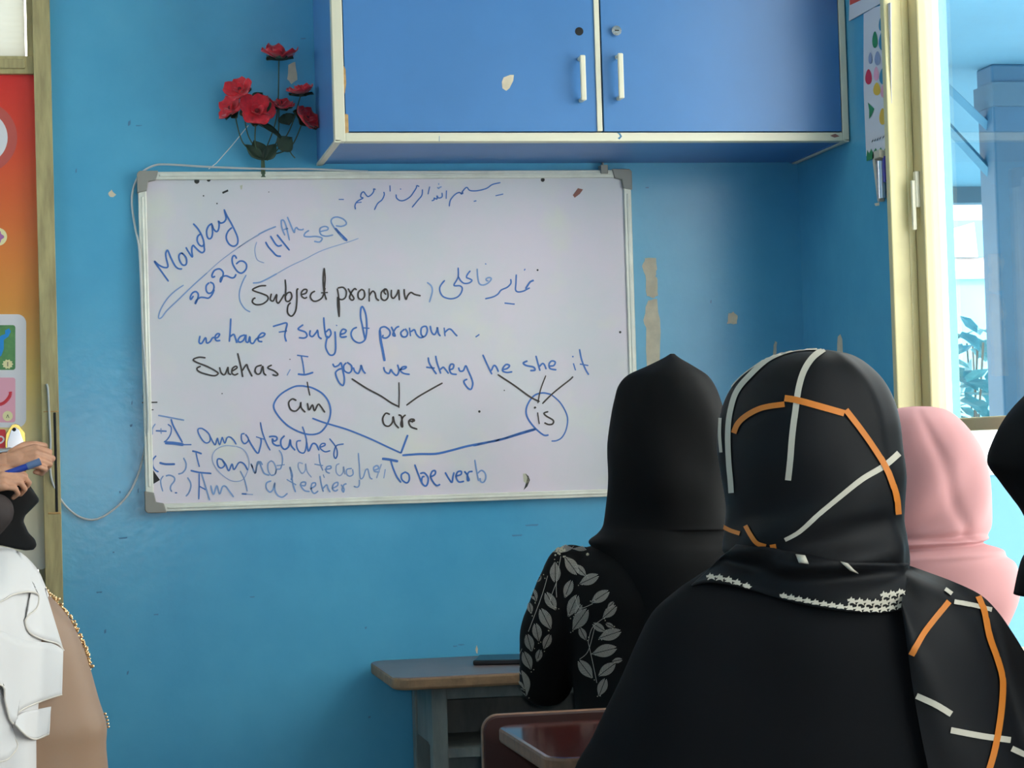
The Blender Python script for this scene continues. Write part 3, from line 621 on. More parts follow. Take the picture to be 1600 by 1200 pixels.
bm = boxes((xm+.009, e1-.018, yf+.001, yf+.02, dz0, CZ1-.022))
d2 = obj('door', bm, [cab_m], cb, smooth=False)
bm = bmesh.new(); c = atY(962,49,yf); cyl(bm, (c.x,yf+.002,c.z), (c.x,yf-.010,c.z), .0115, n=20); cyl(bm, (c.x,yf-.010,c.z), (c.x,yf-.012,c.z), .008, n=20)
add_box(bm, c.x-.005, c.x+.005, yf-.0128, yf-.0119, c.z-.0012, c.z+.0012, 1); obj('lock', bm, [chrome, dark_m], d2, bevel=.0008)
def handle(x, ya, yb, par):
    a, b = atY(x, ya, yf-.03), atY(x, yb, yf-.03); bm = bmesh.new()
    add_box(bm, a.x-.0065, a.x+.0065, yf-.034, yf-.026, b.z, a.z)
    add_box(bm, a.x-.005, a.x+.005, yf-.028, yf+.002, b.z, b.z+.009); add_box(bm, a.x-.005, a.x+.005, yf-.028, yf+.002, a.z-.009, a.z)
    obj('handle', bm, trim_m, par, smooth=False, bevel=.003, label='ivory bar handle')
handle(910, 86, 157, d1); handle(969, 83, 154, d2)
for pts, m_ in (([(1297,212),(1305,209),(1312,213),(1304,215)], rust), ([(964,207),(969,208),(972,213),(968,218),(965,216),(969,213),(967,210)], smudge), ([(686,212.5),(686.8,212.5),(686.8,221),(686,221)], smudge)):
    bm = bmesh.new(); wall_patch(bm, pts, 0, yf-.0006); obj('paint_smear', bm, m_, cb, smooth=False)

# ------------------------------------------------------------------ artificial flowers
red = mat('red_velvet_petal', (198,26,44), .7, vary=.25, vscale=60, sheen=.4); leafg = mat('dark_green_fabric', (38,54,40), .6, vary=.3, vscale=40); stemg = mat('green_stem', (70,90,66), .6); nylon = mat('clear_nylon', (225,228,225), .3)
fl = thing('artificial_flowers', 'spray of red artificial flowers above the whiteboard left of the cabinet', 'artificial flowers', atY(408,262,-.03))
def petal_set(bm, c, ax, R, n, cup, rot=0, mi=0, asp=.95):
    ax = ax.normalized(); a = ax.cross(V3((.2,.1,1)) if abs(ax.z) < .95 else V3((1,0,0))).normalized(); b = ax.cross(a)
    for k in range(n):
        th = rot+2*math.pi*k/n+random.uniform(-.12,.12); rad = a*math.cos(th)+b*math.sin(th); tan = ax.cross(rad)
        rr = R*random.uniform(.9,1.08); G = []; cp = cup+random.uniform(-.18,.25)
        for i in range(8):
            t = i/7; w_ = rr*asp*.62*math.sin(math.pi*(.07+.80*t**1.35))**.7
            row = []
            for j in range(7):
                s = (j/6-.5)*2
                h = cp*rr*t*t + .16*rr*s*s*t - .10*rr*max(0,t-.7)*3
                row.append(bm.verts.new(c+rad*(rr*(t-.10*s*s*t))+tan*(w_*s)+ax*h))
            G.append(row)
        for i in range(7):
            for j in range(6): f = bm.faces.new((G[i][j],G[i+1][j],G[i+1][j+1],G[i][j+1])); f.material_index = mi
def flower(x, y, Y, ax, Rp, n=5, cup=.45, rot=0.):
    c = atY(x, y, Y); R = Rp*.00147; ax = V3(ax).normalized(); bm = bmesh.new()
    petal_set(bm, c, ax, R, n, cup, rot, asp=.86); petal_set(bm, c+ax*.004, ax, R*.34, 3, cup+.7, rot+.5, asp=1.2)
    o = obj('flower', bm, red, fl, solid=.0012, angle=180)
    bm = bmesh.new(); petal_set(bm, c-ax*.006, ax, R*.86, 5, cup-.1, rot+.6, asp=.6); obj('calyx', bm, leafg, o, solid=.001, angle=180)
    bm = bmesh.new(); ell(bm, c+ax*.01, (R*.13,)*3, sub=2); obj('flower_centre', bm, mat('dark_red', (110,18,30), .7), o)
    return c
base = atY(411,264,-.022)
spec = [(436,90,-.05,(.05,-.35,1),30,5,.35,.3),(377,143,-.07,(-.45,-.75,.55),25,5,.45,.1),(363,172,-.06,(-.6,-.45,.5),24,5,.3,.6),(401,176,-.09,(.05,-.95,.35),30,5,.35,.9),
        (437,166,-.05,(.2,-.4,.8),24,5,.3,.2),(469,146,-.06,(-.05,-.35,1),24,5,.4,.5),(476,188,-.06,(.55,-.5,.5),27,5,.35,.2)]
bm = bmesh.new()
for s in spec:
    c = flower(*s); mid = (base+c)/2+V3((.012*(1 if c.x > base.x else -1), -.012, -.01))
    tube(bm, crom([base+V3((0,0,.03)), mid, c-V3(s[3]).normalized()*.008], 8), .0016, 6)
tube(bm, [base+V3((0,.0,-.02)), base+V3((0,0,.04))], .006, 8, r1=.004)
tube(bm, crom([base+V3((.01,0,.02)), atY(445,225,-.05), atY(455,240,-.06), atY(461,247,-.06)], 6), .0014, 6)
obj('stem', bm, stemg, fl)
def leafm_(x, y, Y, d, L, Wd, ax):
    c = atY(x, y, Y); d = V3(d).normalized(); ax = V3(ax); t = d.cross(ax).normalized(); n = t.cross(d); bm = bmesh.new(); G = []
    for i in range(11):
        u = i/10; w_ = Wd*math.sin(math.pi*min(1,u*.97+.03)**.85)
        G.append([bm.verts.new(c+d*(L*u)+t*(w_*s)+n*(.12*L*abs(s)-.15*L*u*u)) for s in (-1,-.6,-.2,0,.2,.6,1)])
    for i in range(10):
        for j in range(6): bm.faces.new((G[i][j],G[i+1][j],G[i+1][j+1],G[i][j+1]))
    obj('leaf', bm, leafg, fl, solid=.001, angle=180)
leafm_(411,250,-.05,(-.45,0,1),.052,.022,(0,-1,0)); leafm_(412,250,-.05,(.7,0,.9),.05,.017,(0,-1,0)); leafm_(408,248,-.055,(-.9,-.1,.85),.05,.014,(0,-1,.1))
leafm_(437,234,-.06,(.75,-.2,.75),.042,.023,(-.1,-1,.1)); leafm_(404,196,-.07,(.9,0,-.4),.06,.018,(0,-.6,1)); leafm_(445,178,-.05,(.3,-.2,-.9),.03,.022,(0,-1,0)); leafm_(395,160,-.05,(.6,.1,.6),.035,.015,(0,-1,0))
bm = bmesh.new(); tube(bm, [atY(350,133,-.03),atY(378,142,-.07),atY(386,152,-.07)], .0009, 6); obj('hanging_thread', bm, nylon, fl)
bm = bmesh.new(); tube(bm, [atY(x,y,Y) for x,y,Y in ((388,196,-.06),(362,228,-.025),(338,255,-.012),(326,264,-.02))], .0011, 6)
obj('hanging_thread', bm, nylon, fl)

# ------------------------------------------------------------------ white cable round the whiteboard
bm = bmesh.new()
pts = [(575,268,-.028),(480,264,-.028),(420,264,-.028),(330,261,-.028),(262,257,-.014),(240,259,-.008),(220,271,-.006),(209,292,-.006),(206,318,-.006),(211,355,-.010),(217,385,-.028),(220,440,-.028),(223,520,-.028),(229,600,-.028),(231,665,-.028),(226,700,-.012),(218,735,-.006),(205,765,-.006),(190,785,-.006),(168,803,-.006),(147,812,-.006),(125,808,-.006),(105,793,-.006),(90,772,-.012),(80,746,-.022),(78,715,-.022),(79,690,-.022),(77,650,-.022),(75,610,-.022),(73,600,-.021)]
tube(bm, crom([atY(*p) for p in pts], 5), .0026, 8)
tag(obj('cable', bm, mat('white_cable', (196,200,200), .4), smooth=True, angle=180), 'thin white cable looping from the whiteboard edge to the door frame', 'cable')

# ------------------------------------------------------------------ posters and wall box on the right wall
def onx(pts, off=0): return [(atX(x, y, X1-off).y, atX(x, y, X1-off).z) for x, y in pts]
papr = mat('white_paper', (225,222,226), .6); gr = mat('print_green', (50,140,90), .6); tl_ = mat('print_teal', (60,140,175), .6); yl = mat('print_yellow', (232,190,70), .6); rd = mat('print_red', (214,50,80), .6); pk2 = mat('print_pink', (240,170,190), .6); lv = mat('print_grey', (150,160,190), .6)
po2 = thing('wall_poster', 'white poster with red printing high on the right wall', 'poster', (X1-.002, atX(1350,10,X1).y, atX(1350,10,X1).z))
bm = bmesh.new(); prism(bm, onx([(1328,33),(1330,-60),(1400,-90),(1400,-8)], .002), 'x', X1-.0045, X1-.002); obj('printed_sheet', bm, papr, po2, smooth=False)
bm = bmesh.new(); prism(bm, onx([(1330,8),(1330,-60),(1400,-90),(1400,-24),(1343,2)], .002), 'x', X1-.0055, X1-.004); obj('red_band', bm, mat('print_coral', (232,92,80), .6), po2, smooth=False)
po3 = thing('wall_poster', 'white poster with coloured egg and leaf shapes beside the window', 'poster', (X1-.003, atX(1365,120,X1).y, atX(1365,120,X1).z))
bm = bmesh.new(); prism(bm, onx([(1350,22),(1366,12),(1392,4),(1394,236),(1354,244),(1350,140)], .001), 'x', X1-.002, X1-.0005); obj('printed_sheet', bm, papr, po3, smooth=False)
bm = bmesh.new()
def egg(x, y, rx, ry, mi, n=20, half=False):
    pts = [(x+rx*math.cos(2*math.pi*i/n)*(1-.25*math.sin(2*math.pi*i/n)*-1), y+ry*math.sin(2*math.pi*i/n)) for i in range(n)]
    vs = [bm.verts.new(V3((X1-.003, p[0], p[1]))) for p in onx(pts, .003)]
    f = bm.faces.new(vs); f.material_index = mi; f.normal_update()
    if f.normal.x > 0: f.normal_flip()
for q in ((1367,62,4,13,0),(1379,64,6,15,1),(1360,91,3,9,5),(1371,91,4.5,11,5),(1384,92,4,12,2),(1357,120,5,12,3),(1369,115,4,11,4),(1380,119,6,13,1),(1370,139,5.5,10,2),(1381,142,5,11,4),(1379,182,5,13,2),(1376,38,3,10,1)): egg(*q)
def shp(pts, mi):
    f = bm.faces.new([bm.verts.new(V3((X1-.003, p[0], p[1]))) for p in onx(pts, .003)]); f.material_index = mi; f.normal_update()
    if f.normal.x > 0: f.normal_flip()
shp([(1356,160),(1361,165),(1366,170),(1362,180),(1358,186),(1358,172)], 0)
shp([(1354,243),(1355,234),(1358,240),(1361,232),(1364,239),(1368,231),(1372,238),(1376,230),(1380,237),(1385,228),(1390,236),(1394,236),(1354,252)], 0)
for x in (1362,1366,1370,1374,1379,1384): shp([(x,221-(x-1362)*.35),(x+2.6,217-(x-1362)*.35),(x+2.2,219.5-(x-1362)*.35),(x+.3,223-(x-1362)*.35)], 6)
obj('coloured_shapes', bm, [gr, tl_, yl, rd, pk2, lv, pd_], po3, smooth=False)
bxm = mat('pale_beige_card', (206,196,176), .6)
wbx = thing('wall_box', 'small beige wall box holding a rolled purple sheet below the egg poster', 'wall box', (X1, atX(1370,280,X1).y, atX(1370,300,X1).z))
a = atX(1364,240,X1-.02); b = atX(1366,316,X1-.02); yy = a.y
bm = bmesh.new(); prism(bm, [(X1-.001, a.z), (X1-.022, a.z+.004), (X1-.022, a.z-.02), (X1-.014, b.z), (X1-.001, b.z)], 'y', yy, yy-.012); prism(bm, [(X1-.001, a.z), (X1-.022, a.z+.004), (X1-.022, a.z-.014), (X1-.001, a.z-.018)], 'y', yy, yy-.045)
obj('holder', bm, bxm, wbx, smooth=False, bevel=.002)
bm = bmesh.new(); cyl(bm, (X1-.013, yy-.027, a.z-.02), (X1-.011, yy-.022, b.z+.006), .0095, n=20); obj('roll', bm, mat('silver_film', (205,205,212), .2, .6), wbx)
bm = bmesh.new(); add_box(bm, X1-.012, X1-.003, yy-.047, yy-.036, b.z+.04, a.z-.012); obj('purple_sheet', bm, mat('purple_film', (70,60,170), .3), wbx, smooth=False)

# ------------------------------------------------------------------ outside the window
ob = mat('sunlit_white_plaster', (235,235,232), .9); obl = mat('light_blue_plaster', (130,205,235), .9, vary=.06, vscale=2); red_b = mat('faded_red_band', (190,150,150), .9, rgb2=(225,205,200), vscale=8)
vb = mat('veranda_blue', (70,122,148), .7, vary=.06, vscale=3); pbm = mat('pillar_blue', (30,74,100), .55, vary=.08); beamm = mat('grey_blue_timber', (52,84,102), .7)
struct(obj('courtyard_ground', boxes((XO, 30, -12, 40, -.12, -.02), (-20, X0-.12, -12, 40, -.12, -.02), (X0-.12, XO, .14, 40, -.12, -.02)), mat('pale_paving', (214,216,214), .9, vary=.1, vscale=2), smooth=False), 'pale sunlit courtyard paving', 'ground')
struct(obj('veranda_roof', boxes((XO, 7, 1.0, 7.6, 2.78, 2.9)), vb, smooth=False), 'light blue veranda roof outside the window', 'roof')
for i, yv in enumerate((1.1, 7.5)):
    tag(obj('roof_beam', boxes((XO, 7, yv-.06, yv+.06, 2.68, 2.78)), beamm, smooth=False), ('roof beam at the near edge of the veranda roof', 'roof beam at the far edge of the veranda roof, above the white building')[i], 'beam', 'veranda roof beams')
lw_ = thing('garden_wall', 'low courtyard wall with white top and light blue base below the window glass', 'wall', (3, 2.2, -.02))
za_, zb_ = atY(1560,664,2.2).z, atY(1560,742,2.2).z
obj('white_top', boxes((XO+.4, 6, 2.2, 2.34, zb_, za_)), ob, lw_, smooth=False, bevel=.008); obj('blue_base', boxes((XO+.4, 6, 2.21, 2.33, -.02, zb_)), mat('sky_blue_plaster', (92,134,152), .9), lw_, smooth=False)
pl = thing('pillar', 'blue square veranda pillar at the right edge of the window view', 'pillar', (atY(1580,600,3.3).x, 3.38, -.02))
x0_ = atY(1556,300,3.3).x; x1_ = x0_+.16
obj('shaft', boxes((x0_, x1_, 3.3, 3.46, -.02, 2.78)), pbm, pl, smooth=False, bevel=.01)
obj('crossbeam', boxes((x0_-.006, 7, 3.28, 3.48, 2.60, 2.70)), beamm, pl, smooth=False)
for dx in (0, .22):  # slanted bars standing in for pale reflection streaks in the window glass
    bm = bmesh.new(); P0 = V3((x0_-.27-dx*.1, 3.36+dx, 2.78)); P1 = V3((x0_+.02, 3.38, 2.52-dx*.9)); tube(bm, [P0, P1], .022, 4); obj('streak_bar', bm, vb, pl, smooth=False)
hb = thing('building', 'sunlit white building with a light blue base across the courtyard', 'building', (6.5, 9.5, -.02))
yb_ = 9.5
za, zb2, zc = atY(1500,492,yb_).z, atY(1500,436,yb_).z, atY(1500,406,yb_).z
obj('base_wall', boxes((3, 12, yb_, yb_+4, -.02, zb2)), obl, hb, smooth=False)
obj('string_course', boxes((2.95, 12, yb_-.04, yb_+4, zb2, zc)), red_b, hb, smooth=False)
obj('upper_wall', boxes((3, 12, yb_, yb_+4, zc, 4.6)), ob, hb, smooth=False)
w0, w1 = atY(1466,345,yb_), atY(1538,402,yb_)
wf = obj('window', boxes((w0.x-.05, w1.x, yb_-.03, yb_+.01, w1.z, w0.z)), mat('window_shade_blue', (110,185,215), .6), hb, smooth=False)
bm = bmesh.new(); prism(bm, [(w0.x-.05, w1.z), (w0.x-.05, w0.z-.10), (w1.x-.09, w0.z-.02), (w1.x-.07, w1.z)], 'y', yb_-.05, yb_-.031); obj('curtain', bm, ob, wf, smooth=False)
bm = boxes((w0.x-.05, w0.x+.07, yb_-.05, yb_-.031, w0.z-.09, w0.z-.005)); obj('dark_pane', bm, mat('grey_pane', (120,120,140), .4), wf, smooth=False)
bm = bmesh.new(); random.seed(3)
def shrub(bs, bl, cx, cy, zt, n):
    for k in range(n):
        a = random.uniform(0, 6.28); r = random.uniform(.0,.34); h = random.uniform(.75, zt)
        p = V3((cx+r*math.cos(a), cy+r*math.sin(a), h)); d = V3((math.cos(a)*.8+random.uniform(-.3,.3), math.sin(a)*.5+random.uniform(-.4,.4), random.uniform(-.5,.45))).normalized()
        L = random.uniform(.16,.28); t = d.cross(V3((0,0,1))).normalized()*L*.24; up = V3((0,0,1))*.01
        vs = [p, p+d*L*.3+t, p+d*L*.65+t*.8, p+d*L-up*3, p+d*L*.65-t*.8, p+d*L*.3-t]; mid = [p+d*L*.3-up, p+d*L*.65-up]
        V = [bl.verts.new(q) for q in vs]; Q = [bl.verts.new(q) for q in mid]
        for q in ((V[0],V[1],Q[0]),(V[1],V[2],Q[1],Q[0]),(V[2],V[3],Q[1]),(V[3],V[4],Q[1]),(V[4],V[5],Q[0],Q[1]),(V[5],V[0],Q[0])): bl.faces.new(q)
    for k in range(9):
        a = k*.7; tube(bs, crom([(cx+.05*math.cos(a), cy+.05*math.sin(a), .1), (cx+.12*math.cos(a), cy+.12*math.sin(a), .8), (cx+.26*math.cos(a), cy+.26*math.sin(a), zt-.1)], 4), .006, 5)
for i, (px_, Y, zt, lb) in enumerate(((1492,5.0,1.78,'leafy shrub growing against the left edge of the window view'),(1530,6.2,1.86,'leafy shrub beside the blue veranda pillar'))):
    q = atY(px_, 600, Y); sh = thing('leafy_shrub', lb, 'shrub', (q.x, Y, -.02), 'courtyard shrubs')
    bs, bl = bmesh.new(), bmesh.new(); shrub(bs, bl, q.x, Y, zt, 120); obj('branches', bs, mat('grey_bark', (110,110,100), .8), sh)
    obj('foliage', bl, mat('blue_green_leaf', (84,140,150), .4, vary=.3, vscale=9), sh, smooth=False)  # bluish glare of the glass is put into the leaf colour
    bm = bmesh.new(); tube(bm, [(q.x,Y,-.02),(q.x,Y,.30)], .17, 20, r1=.23); obj('pot', bm, mat('clay_pot', (150,120,100), .8), sh)

# ------------------------------------------------------------------ school desks and benches
grey_p = mat('grey_painted_wood', (122,126,122), .6, rgb2=(96,104,104), vscale=14, stretch=(2,2,.6), bump=.04, bscale=30)
top1 = mat('worn_brown_laminate', (104,88,84), .32, vary=.12, vscale=12); edge1 = mat('worn_brown_edge', (128,100,74), .6, vary=.25, vscale=30)
top2 = mat('maroon_varnish', (66,26,24), .16, vary=.12, vscale=8, coat=.4); edge2 = mat('chipped_maroon_edge', (104,76,58), .5, vary=.3, vscale=40)
def desk(label, x0, x1, y0, y1, z, tm, em, pm_):
    d = thing('school_desk', label, 'desk', ((x0+x1)/2, (y0+y1)/2, 0))
    bm = bmesh.new(); prism(bm, rrect(x0, x1, y0, y1, .045, 8), 'z', z-.028, z)
    for f in bm.faces: f.material_index = 0 if abs(f.normal.z) > .5 else 1
    bm.normal_update()
    for f in bm.faces: f.material_index = 0 if f.normal.z > .5 else 1
    obj('desk_top', bm, [tm, em], d, smooth=False, bevel=.006)
    xi, xo, yi, yo = x0+.085, x1-.085, y0+.03, y1-.12
    for X in (xi, xo-.035):
        for Y in (yi, yo-.04): obj('leg', boxes((X, X+.035, Y, Y+.045, 0, z-.028)), pm_, d, smooth=False, bevel=.003)
        obj('side_panel', boxes((X+.006, X+.028, yi+.045, yo-.04, z-.16, z-.029)), pm_, d, smooth=False)
    obj('apron', boxes((xi+.035, xo-.035, yi+.006, yi+.03, z-.055, z-.029)), pm_, d, smooth=False)
    obj('book_shelf', boxes((xi+.03, xo-.03, yi+.006, yo, z-.185, z-.165)), pm_, d, smooth=False)
    obj('modesty_panel', boxes((xi+.035, xo-.035, yo-.016, yo, z-.45, z-.029)), pm_, d, smooth=False)
    obj('foot_rail', boxes((xi+.035, xo-.035, yi+.01, yi+.035, .12, .16)), pm_, d, smooth=False)
    return d
def bench(label, x0, x1, y0, y1, zt, tm, em, pm_, back=True):
    b = thing('school_bench', label, 'bench', ((x0+x1)/2, (y0+y1)/2, 0))
    bm = bmesh.new(); prism(bm, rrect(x0, x1, y0, y1, .03, 6), 'z', .395, .42); obj('seat', bm, [tm], b, smooth=False, bevel=.004)
    for X in (x0+.06, x1-.095):
        for Y in (y0+.02, y1-.06): obj('leg', boxes((X, X+.035, Y, Y+.04, 0, .395)), pm_, b, smooth=False, bevel=.003)
    if back:
        bm = bmesh.new(); prism(bm, rrect(x0, x1, .46, zt, .03, 8), 'y', y0-.026, y0-.004)
        bm.normal_update()
        for f in bm.faces: f.material_index = 0 if abs(f.normal.y) > .5 else 1
        obj('backrest', bm, [tm, em], b, smooth=False, bevel=.005)
        for X in (x0+.1, x1-.13): obj('back_post', boxes((X, X+.03, y0-.003, y0+.012, .43, zt-.06)), pm_, b, smooth=False)
    return b
ZD = .718
desk('grey-legged school desk with a worn brown top against the blue wall', .687, 1.76, -.465, -.017, ZD, top1, edge1, grey_p)
desk('maroon-topped school desk in front of the person in the checked headscarf', .742, 1.76, -1.83, -1.362, ZD, top2, edge2, edge2)
a = atY(753,1118,-1.325)
bench('maroon school bench whose rounded backrest shows behind the embroidered sleeve', a.x, 1.76, -1.30, -.93, a.z, mat('dark_maroon_board', (50,25,23), .35, vary=.15), edge2, grey_p)
bench('bench under the person in the checked headscarf', .76, 1.78, -2.50, -2.14, .62, top2, edge2, grey_p, back=False)
bench('bench under the person in the white ruffled scarf', -.62, .10, -2.50, -2.14, .62, top2, edge2, grey_p, back=False)
bm = bmesh.new(); c0 = atY(756,1034,-.26)
nb = thing('notebook', 'thin black notebook lying on the brown desk beside the embroidered sleeve', 'notebook', (c0.x+.1, -.22, ZD))
M_ = Matrix.Translation((c0.x+.09, -.22, ZD)) @ Matrix.Rotation(math.radians(-16), 4, 'Z')
obj('cover', box(-.10,.10,-.07,.07,.0005,.012, 0, M_), mat('black_cover', (22,22,26), .3), nb, smooth=False, bevel=.003)
obj('page_block', box(-.097,.101,-.067,.067,.003,.0095, 0, M_), mat('paper_edge', (150,146,136), .8), nb, smooth=False)

# ------------------------------------------------------------------ people
skin = mat('skin', (206,152,122), .5, vary=.1, vscale=30); lipm = mat('lips', (150,78,72), .45); eyew = mat('eye_white', (232,230,226), .25); iris = mat('dark_iris', (40,26,20), .2); brow = mat('brow', (36,26,22), .8)
def hand_bm(bm, wr, d, n, curl=(.35,.4,.42,.5), s=1, thumb=.5, size=1.0):
    """palm and five bent fingers added to a volume: wr wrist, d hand direction, n back-of-hand normal, s +1 if the thumb leaves towards d x n"""
    d = V3(d).normalized(); n = V3(n); n = (n-d*n.dot(d)).normalized(); t = d.cross(n)*s; wr = V3(wr); k = size
    for i in range(4):
        o = (.028-.0187*i)*k
        capsule(bm, wr+t*o*.55+d*.012*k, wr+t*o+d*.080*k, .0135*k, .0115*k)
    capsule(bm, wr-d*.02*k, wr+d*.03*k, .022*k, .024*k)
    LL = ((.040,.026,.021),(.045,.029,.023),(.042,.027,.022),(.033,.021,.019))
    for i in range(4):
        o = (.029-.0192*i)*k; p = wr+t*o+d*(.084-.004*abs(i-1))*k; c = curl[i]; ang = c*.8; r = (.0092,.0095,.009,.008)[i]*k
        for j, l in enumerate(LL[i]):
            q = p+(d*math.cos(ang)-n*math.sin(ang))*l*k
            capsule(bm, p, q, r, r*.92); p, r = q, r*.92; ang += c*1.5
    p = wr+t*.026*k+d*.018*k
    for j, (l, a_, b_) in enumerate(((.042,.75,.35),(.032,.45,.6*thumb+.3),(.026,.25,.9*thumb+.4))):
        q = p+(t*math.sin(a_)*math.cos(b_*.6)+d*math.cos(a_)*math.cos(b_*.4)-n*math.sin(b_)*.8).normalized()*l*k
        capsule(bm, p, q, (.0125,.0105,.0095)[j]*k, (.0108,.0098,.0085)[j]*k); p = q
def head_bm(bm, c, fw, up=(0,0,1), k=1.0):
    fw = V3(fw).normalized(); up = V3(up); up = (up-fw*up.dot(fw)).normalized(); sd = fw.cross(up); c = V3(c)
    R_ = Matrix((sd, fw, up)).transposed()
    def P(x, y, z): return c+(sd*x+fw*y+up*z)*k
    def E(x, y, z, a, b, d): ell(bm, P(x,y,z), (a*k,b*k,d*k), R_)
    E(0,-.012,.022,.072,.092,.082); E(0,.030,-.02,.058,.052,.082); E(0,.048,-.072,.036,.034,.03); E(0,.02,-.055,.05,.05,.045)
    E(.034,.058,-.028,.026,.026,.028); E(-.034,.058,-.028,.026,.026,.028); E(0,.066,.026,.052,.022,.024)
    capsule(bm, P(0,.082,.006), P(0,.103,-.034), .0075*k, .0115*k); E(.011,.092,-.038,.0085,.01,.0075); E(-.011,.092,-.038,.0085,.01,.0075)
    E(0,.080,-.062,.024,.012,.0065); E(0,.077,-.071,.021,.012,.007)
    for s in (1,-1): E(s*.074,-.006,-.01,.008,.02,.03); E(s*.031,.072,.0,.0135,.0125,.0105)
    return P
def face_paint(me, P):
    for m_ in (skin, lipm, eyew, iris, brow): me.materials.append(m_)
    le = [P(s*.031,.084,.0) for s in (1,-1)]; lp = P(0,.089,-.066)
    bw = [(P(s*.014,.09,.021), P(s*.048,.082,.022)) for s in (1,-1)]
    for f in me.polygons:
        q = f.center
        for e in le:
            dd = q-e
            if dd.length < .013 and abs(dd.z) < .0075: f.material_index = 3 if dd.length < .006 else 2
        dl = q-lp
        if dl.length < .026 and abs(dl.z) < .0095: f.material_index = 1
        for a_, b_ in bw:
            ab = b_-a_; t = max(0, min(1, (q-a_).dot(ab)/ab.dot(ab)))
            if (q-a_-ab*t).length < .009 and abs((q-a_-ab*t).z) < .0038: f.material_index = 4
def body(root, head, fw, pelvis, arms, legs, k=.94, vox=.0062):
    """one continuous body: head with a face, torso, arms with hands, legs with feet. arms: [(shoulder, elbow, wrist, hand dir, back normal, curls, thumb side)]"""
    bm = bmesh.new(); P = head_bm(bm, head, fw, k=k); head = V3(head); pelvis = V3(pelvis)
    sh = (V3(arms[0][0])+V3(arms[1][0]))/2; nk = sh+V3((0,0,.05))
    capsule(bm, nk-V3((0,0,.03)), P(0,-.015,-.05), .05, .048)
    chain(bm, [pelvis, pelvis.lerp(sh,.45), pelvis.lerp(sh,.82)], [.115,.095,.11])
    for s, e, w, hd, hn, cu, ts in arms:
        capsule(bm, nk-V3((0,0,.045)), s, .055, .048); chain(bm, [s, V3(s).lerp(V3(e),.5), e, V3(e).lerp(V3(w),.35), w], [.046,.043,.035,.037,.024])
        hand_bm(bm, w, hd, hn, cu, ts)
    for h, kn, an in legs:
        capsule(bm, pelvis, h, .10, .085); chain(bm, [h, V3(h).lerp(V3(kn),.5), kn, V3(kn).lerp(V3(an),.35), an], [.085,.075,.055,.055,.034])
        d = V3((V3(kn)-V3(h)).to_2d().to_3d()).normalized()
        chain(bm, [V3(an)+V3((0,0,-.035)), V3(an)+d*.09+V3((0,0,-.047)), V3(an)+d*.15+V3((0,0,-.055))], [.034,.034,.026])
    me = remesh(bm, vox, 2); face_paint(me, P)
    return obj('body', me, [], root, angle=180)
def shoes(root, legs, m_):
    for h, kn, an in legs:
        d = V3((V3(kn)-V3(h)).to_2d().to_3d()).normalized(); an = V3(an); bm = bmesh.new(); z = V3((0,0,1))
        chain(bm, [an-d*.015+z*(-.035-.0), an+d*.09-z*.042, an+d*.165-z*.048], [.043,.043,.033])
        me = remesh(bm, .008, 2)
        for v in me.vertices: v.co.z = max(v.co.z, .004)
        obj('shoe', me, m_, root, angle=180)
def skirt(bm, pelvis, legs, r=.125):
    pelvis = V3(pelvis)
    for h, kn, an in legs:
        chain(bm, [pelvis, h, kn], [r+.02, r, .092]); chain(bm, [kn, V3(kn).lerp(V3(an),.5), V3(an)+V3((0,0,.03))], [.092,.09,.10])
    a, b = legs[0][1], legs[1][1]; capsule(bm, a, b, .085, .085); capsule(bm, V3(legs[0][2])+V3((0,0,.05)), V3(legs[1][2])+V3((0,0,.05)), .07, .07)
def hem_cut(me, z, yb=-9, seat=.432):
    for v in me.vertices:
        if v.co.z < z: v.co.z = z
        if v.co.y < yb and v.co.z < seat: v.co.z = seat
def faceopen(e2ang, half, t0, t1):
    return lambda th, t: abs((th-math.pi/2+math.pi) % (2*math.pi)-math.pi) < half*math.sin(math.pi*max(0,min(1,(t-t0)/(t1-t0))))**.5 if t0 < t < t1 else False
EF = V3((_f.x, _f.y, 0)).normalized()        # horizontal viewing direction: most pupils face the board

# ---- person in the plain black headscarf, embroidered sleeve (front row)
blk = mat('black_crepe', (10,10,11), .75, spec=.15); blk2 = mat('black_dress_cloth', (10,10,11), .75, spec=.15); navy = mat('navy_cloth', (24,27,40), .75)
D3 = (atY(1045,800,-1.0)-CP).dot(_f)
p3 = thing('person', 'person in a plain black peaked headscarf and black dress with grey leaf embroidery', 'person', (atY(1045,1200,-1.0).x, -1.0, .43))
cx = atD(1045,700,D3).x
hd3 = atD(1046,700,D3)+EF*.012
legs3 = [((cx+s*.07,-.98,.53),(cx+s*.085,-.60,.50),(cx+s*.085,-.56,.085)) for s in (-1,1)]
eL = atD(852,1066,D3-.0)+EF*.06; sL = atD(895,905,D3); sR = atD(1150,895,D3); eR = atD(1150,1040,D3)+EF*.05
arms3 = [(sL, eL, (eL.x+.09,-.60,.775), (.5,.8,-.05), (.0,.0,1), (.3,.3,.35,.4), 1), (sR, eR, (eR.x-.12,-.62,.775), (-.5,.8,-.05), (0,0,1), (.3,.3,.35,.4), -1)]
body(p3, hd3, EF+V3((-.1,0,-.05)), (cx,-.99,.545), arms3, legs3); shoes(p3, legs3, mat('black_shoe', (18,18,18), .4))
bm = loft([(800,1000,1090,.06,.06),(838,950,1140,.08,.08),(856,908,1165,.10,.10),(885,880,1180,.115,.12),(940,876,1190,.13,.13),(1050,895,1170,.135,.13),(1150,900,1170,.14,.135),(1290,885,1185,.16,.16),(1330,900,1180,.14,.14)], D3, EF)
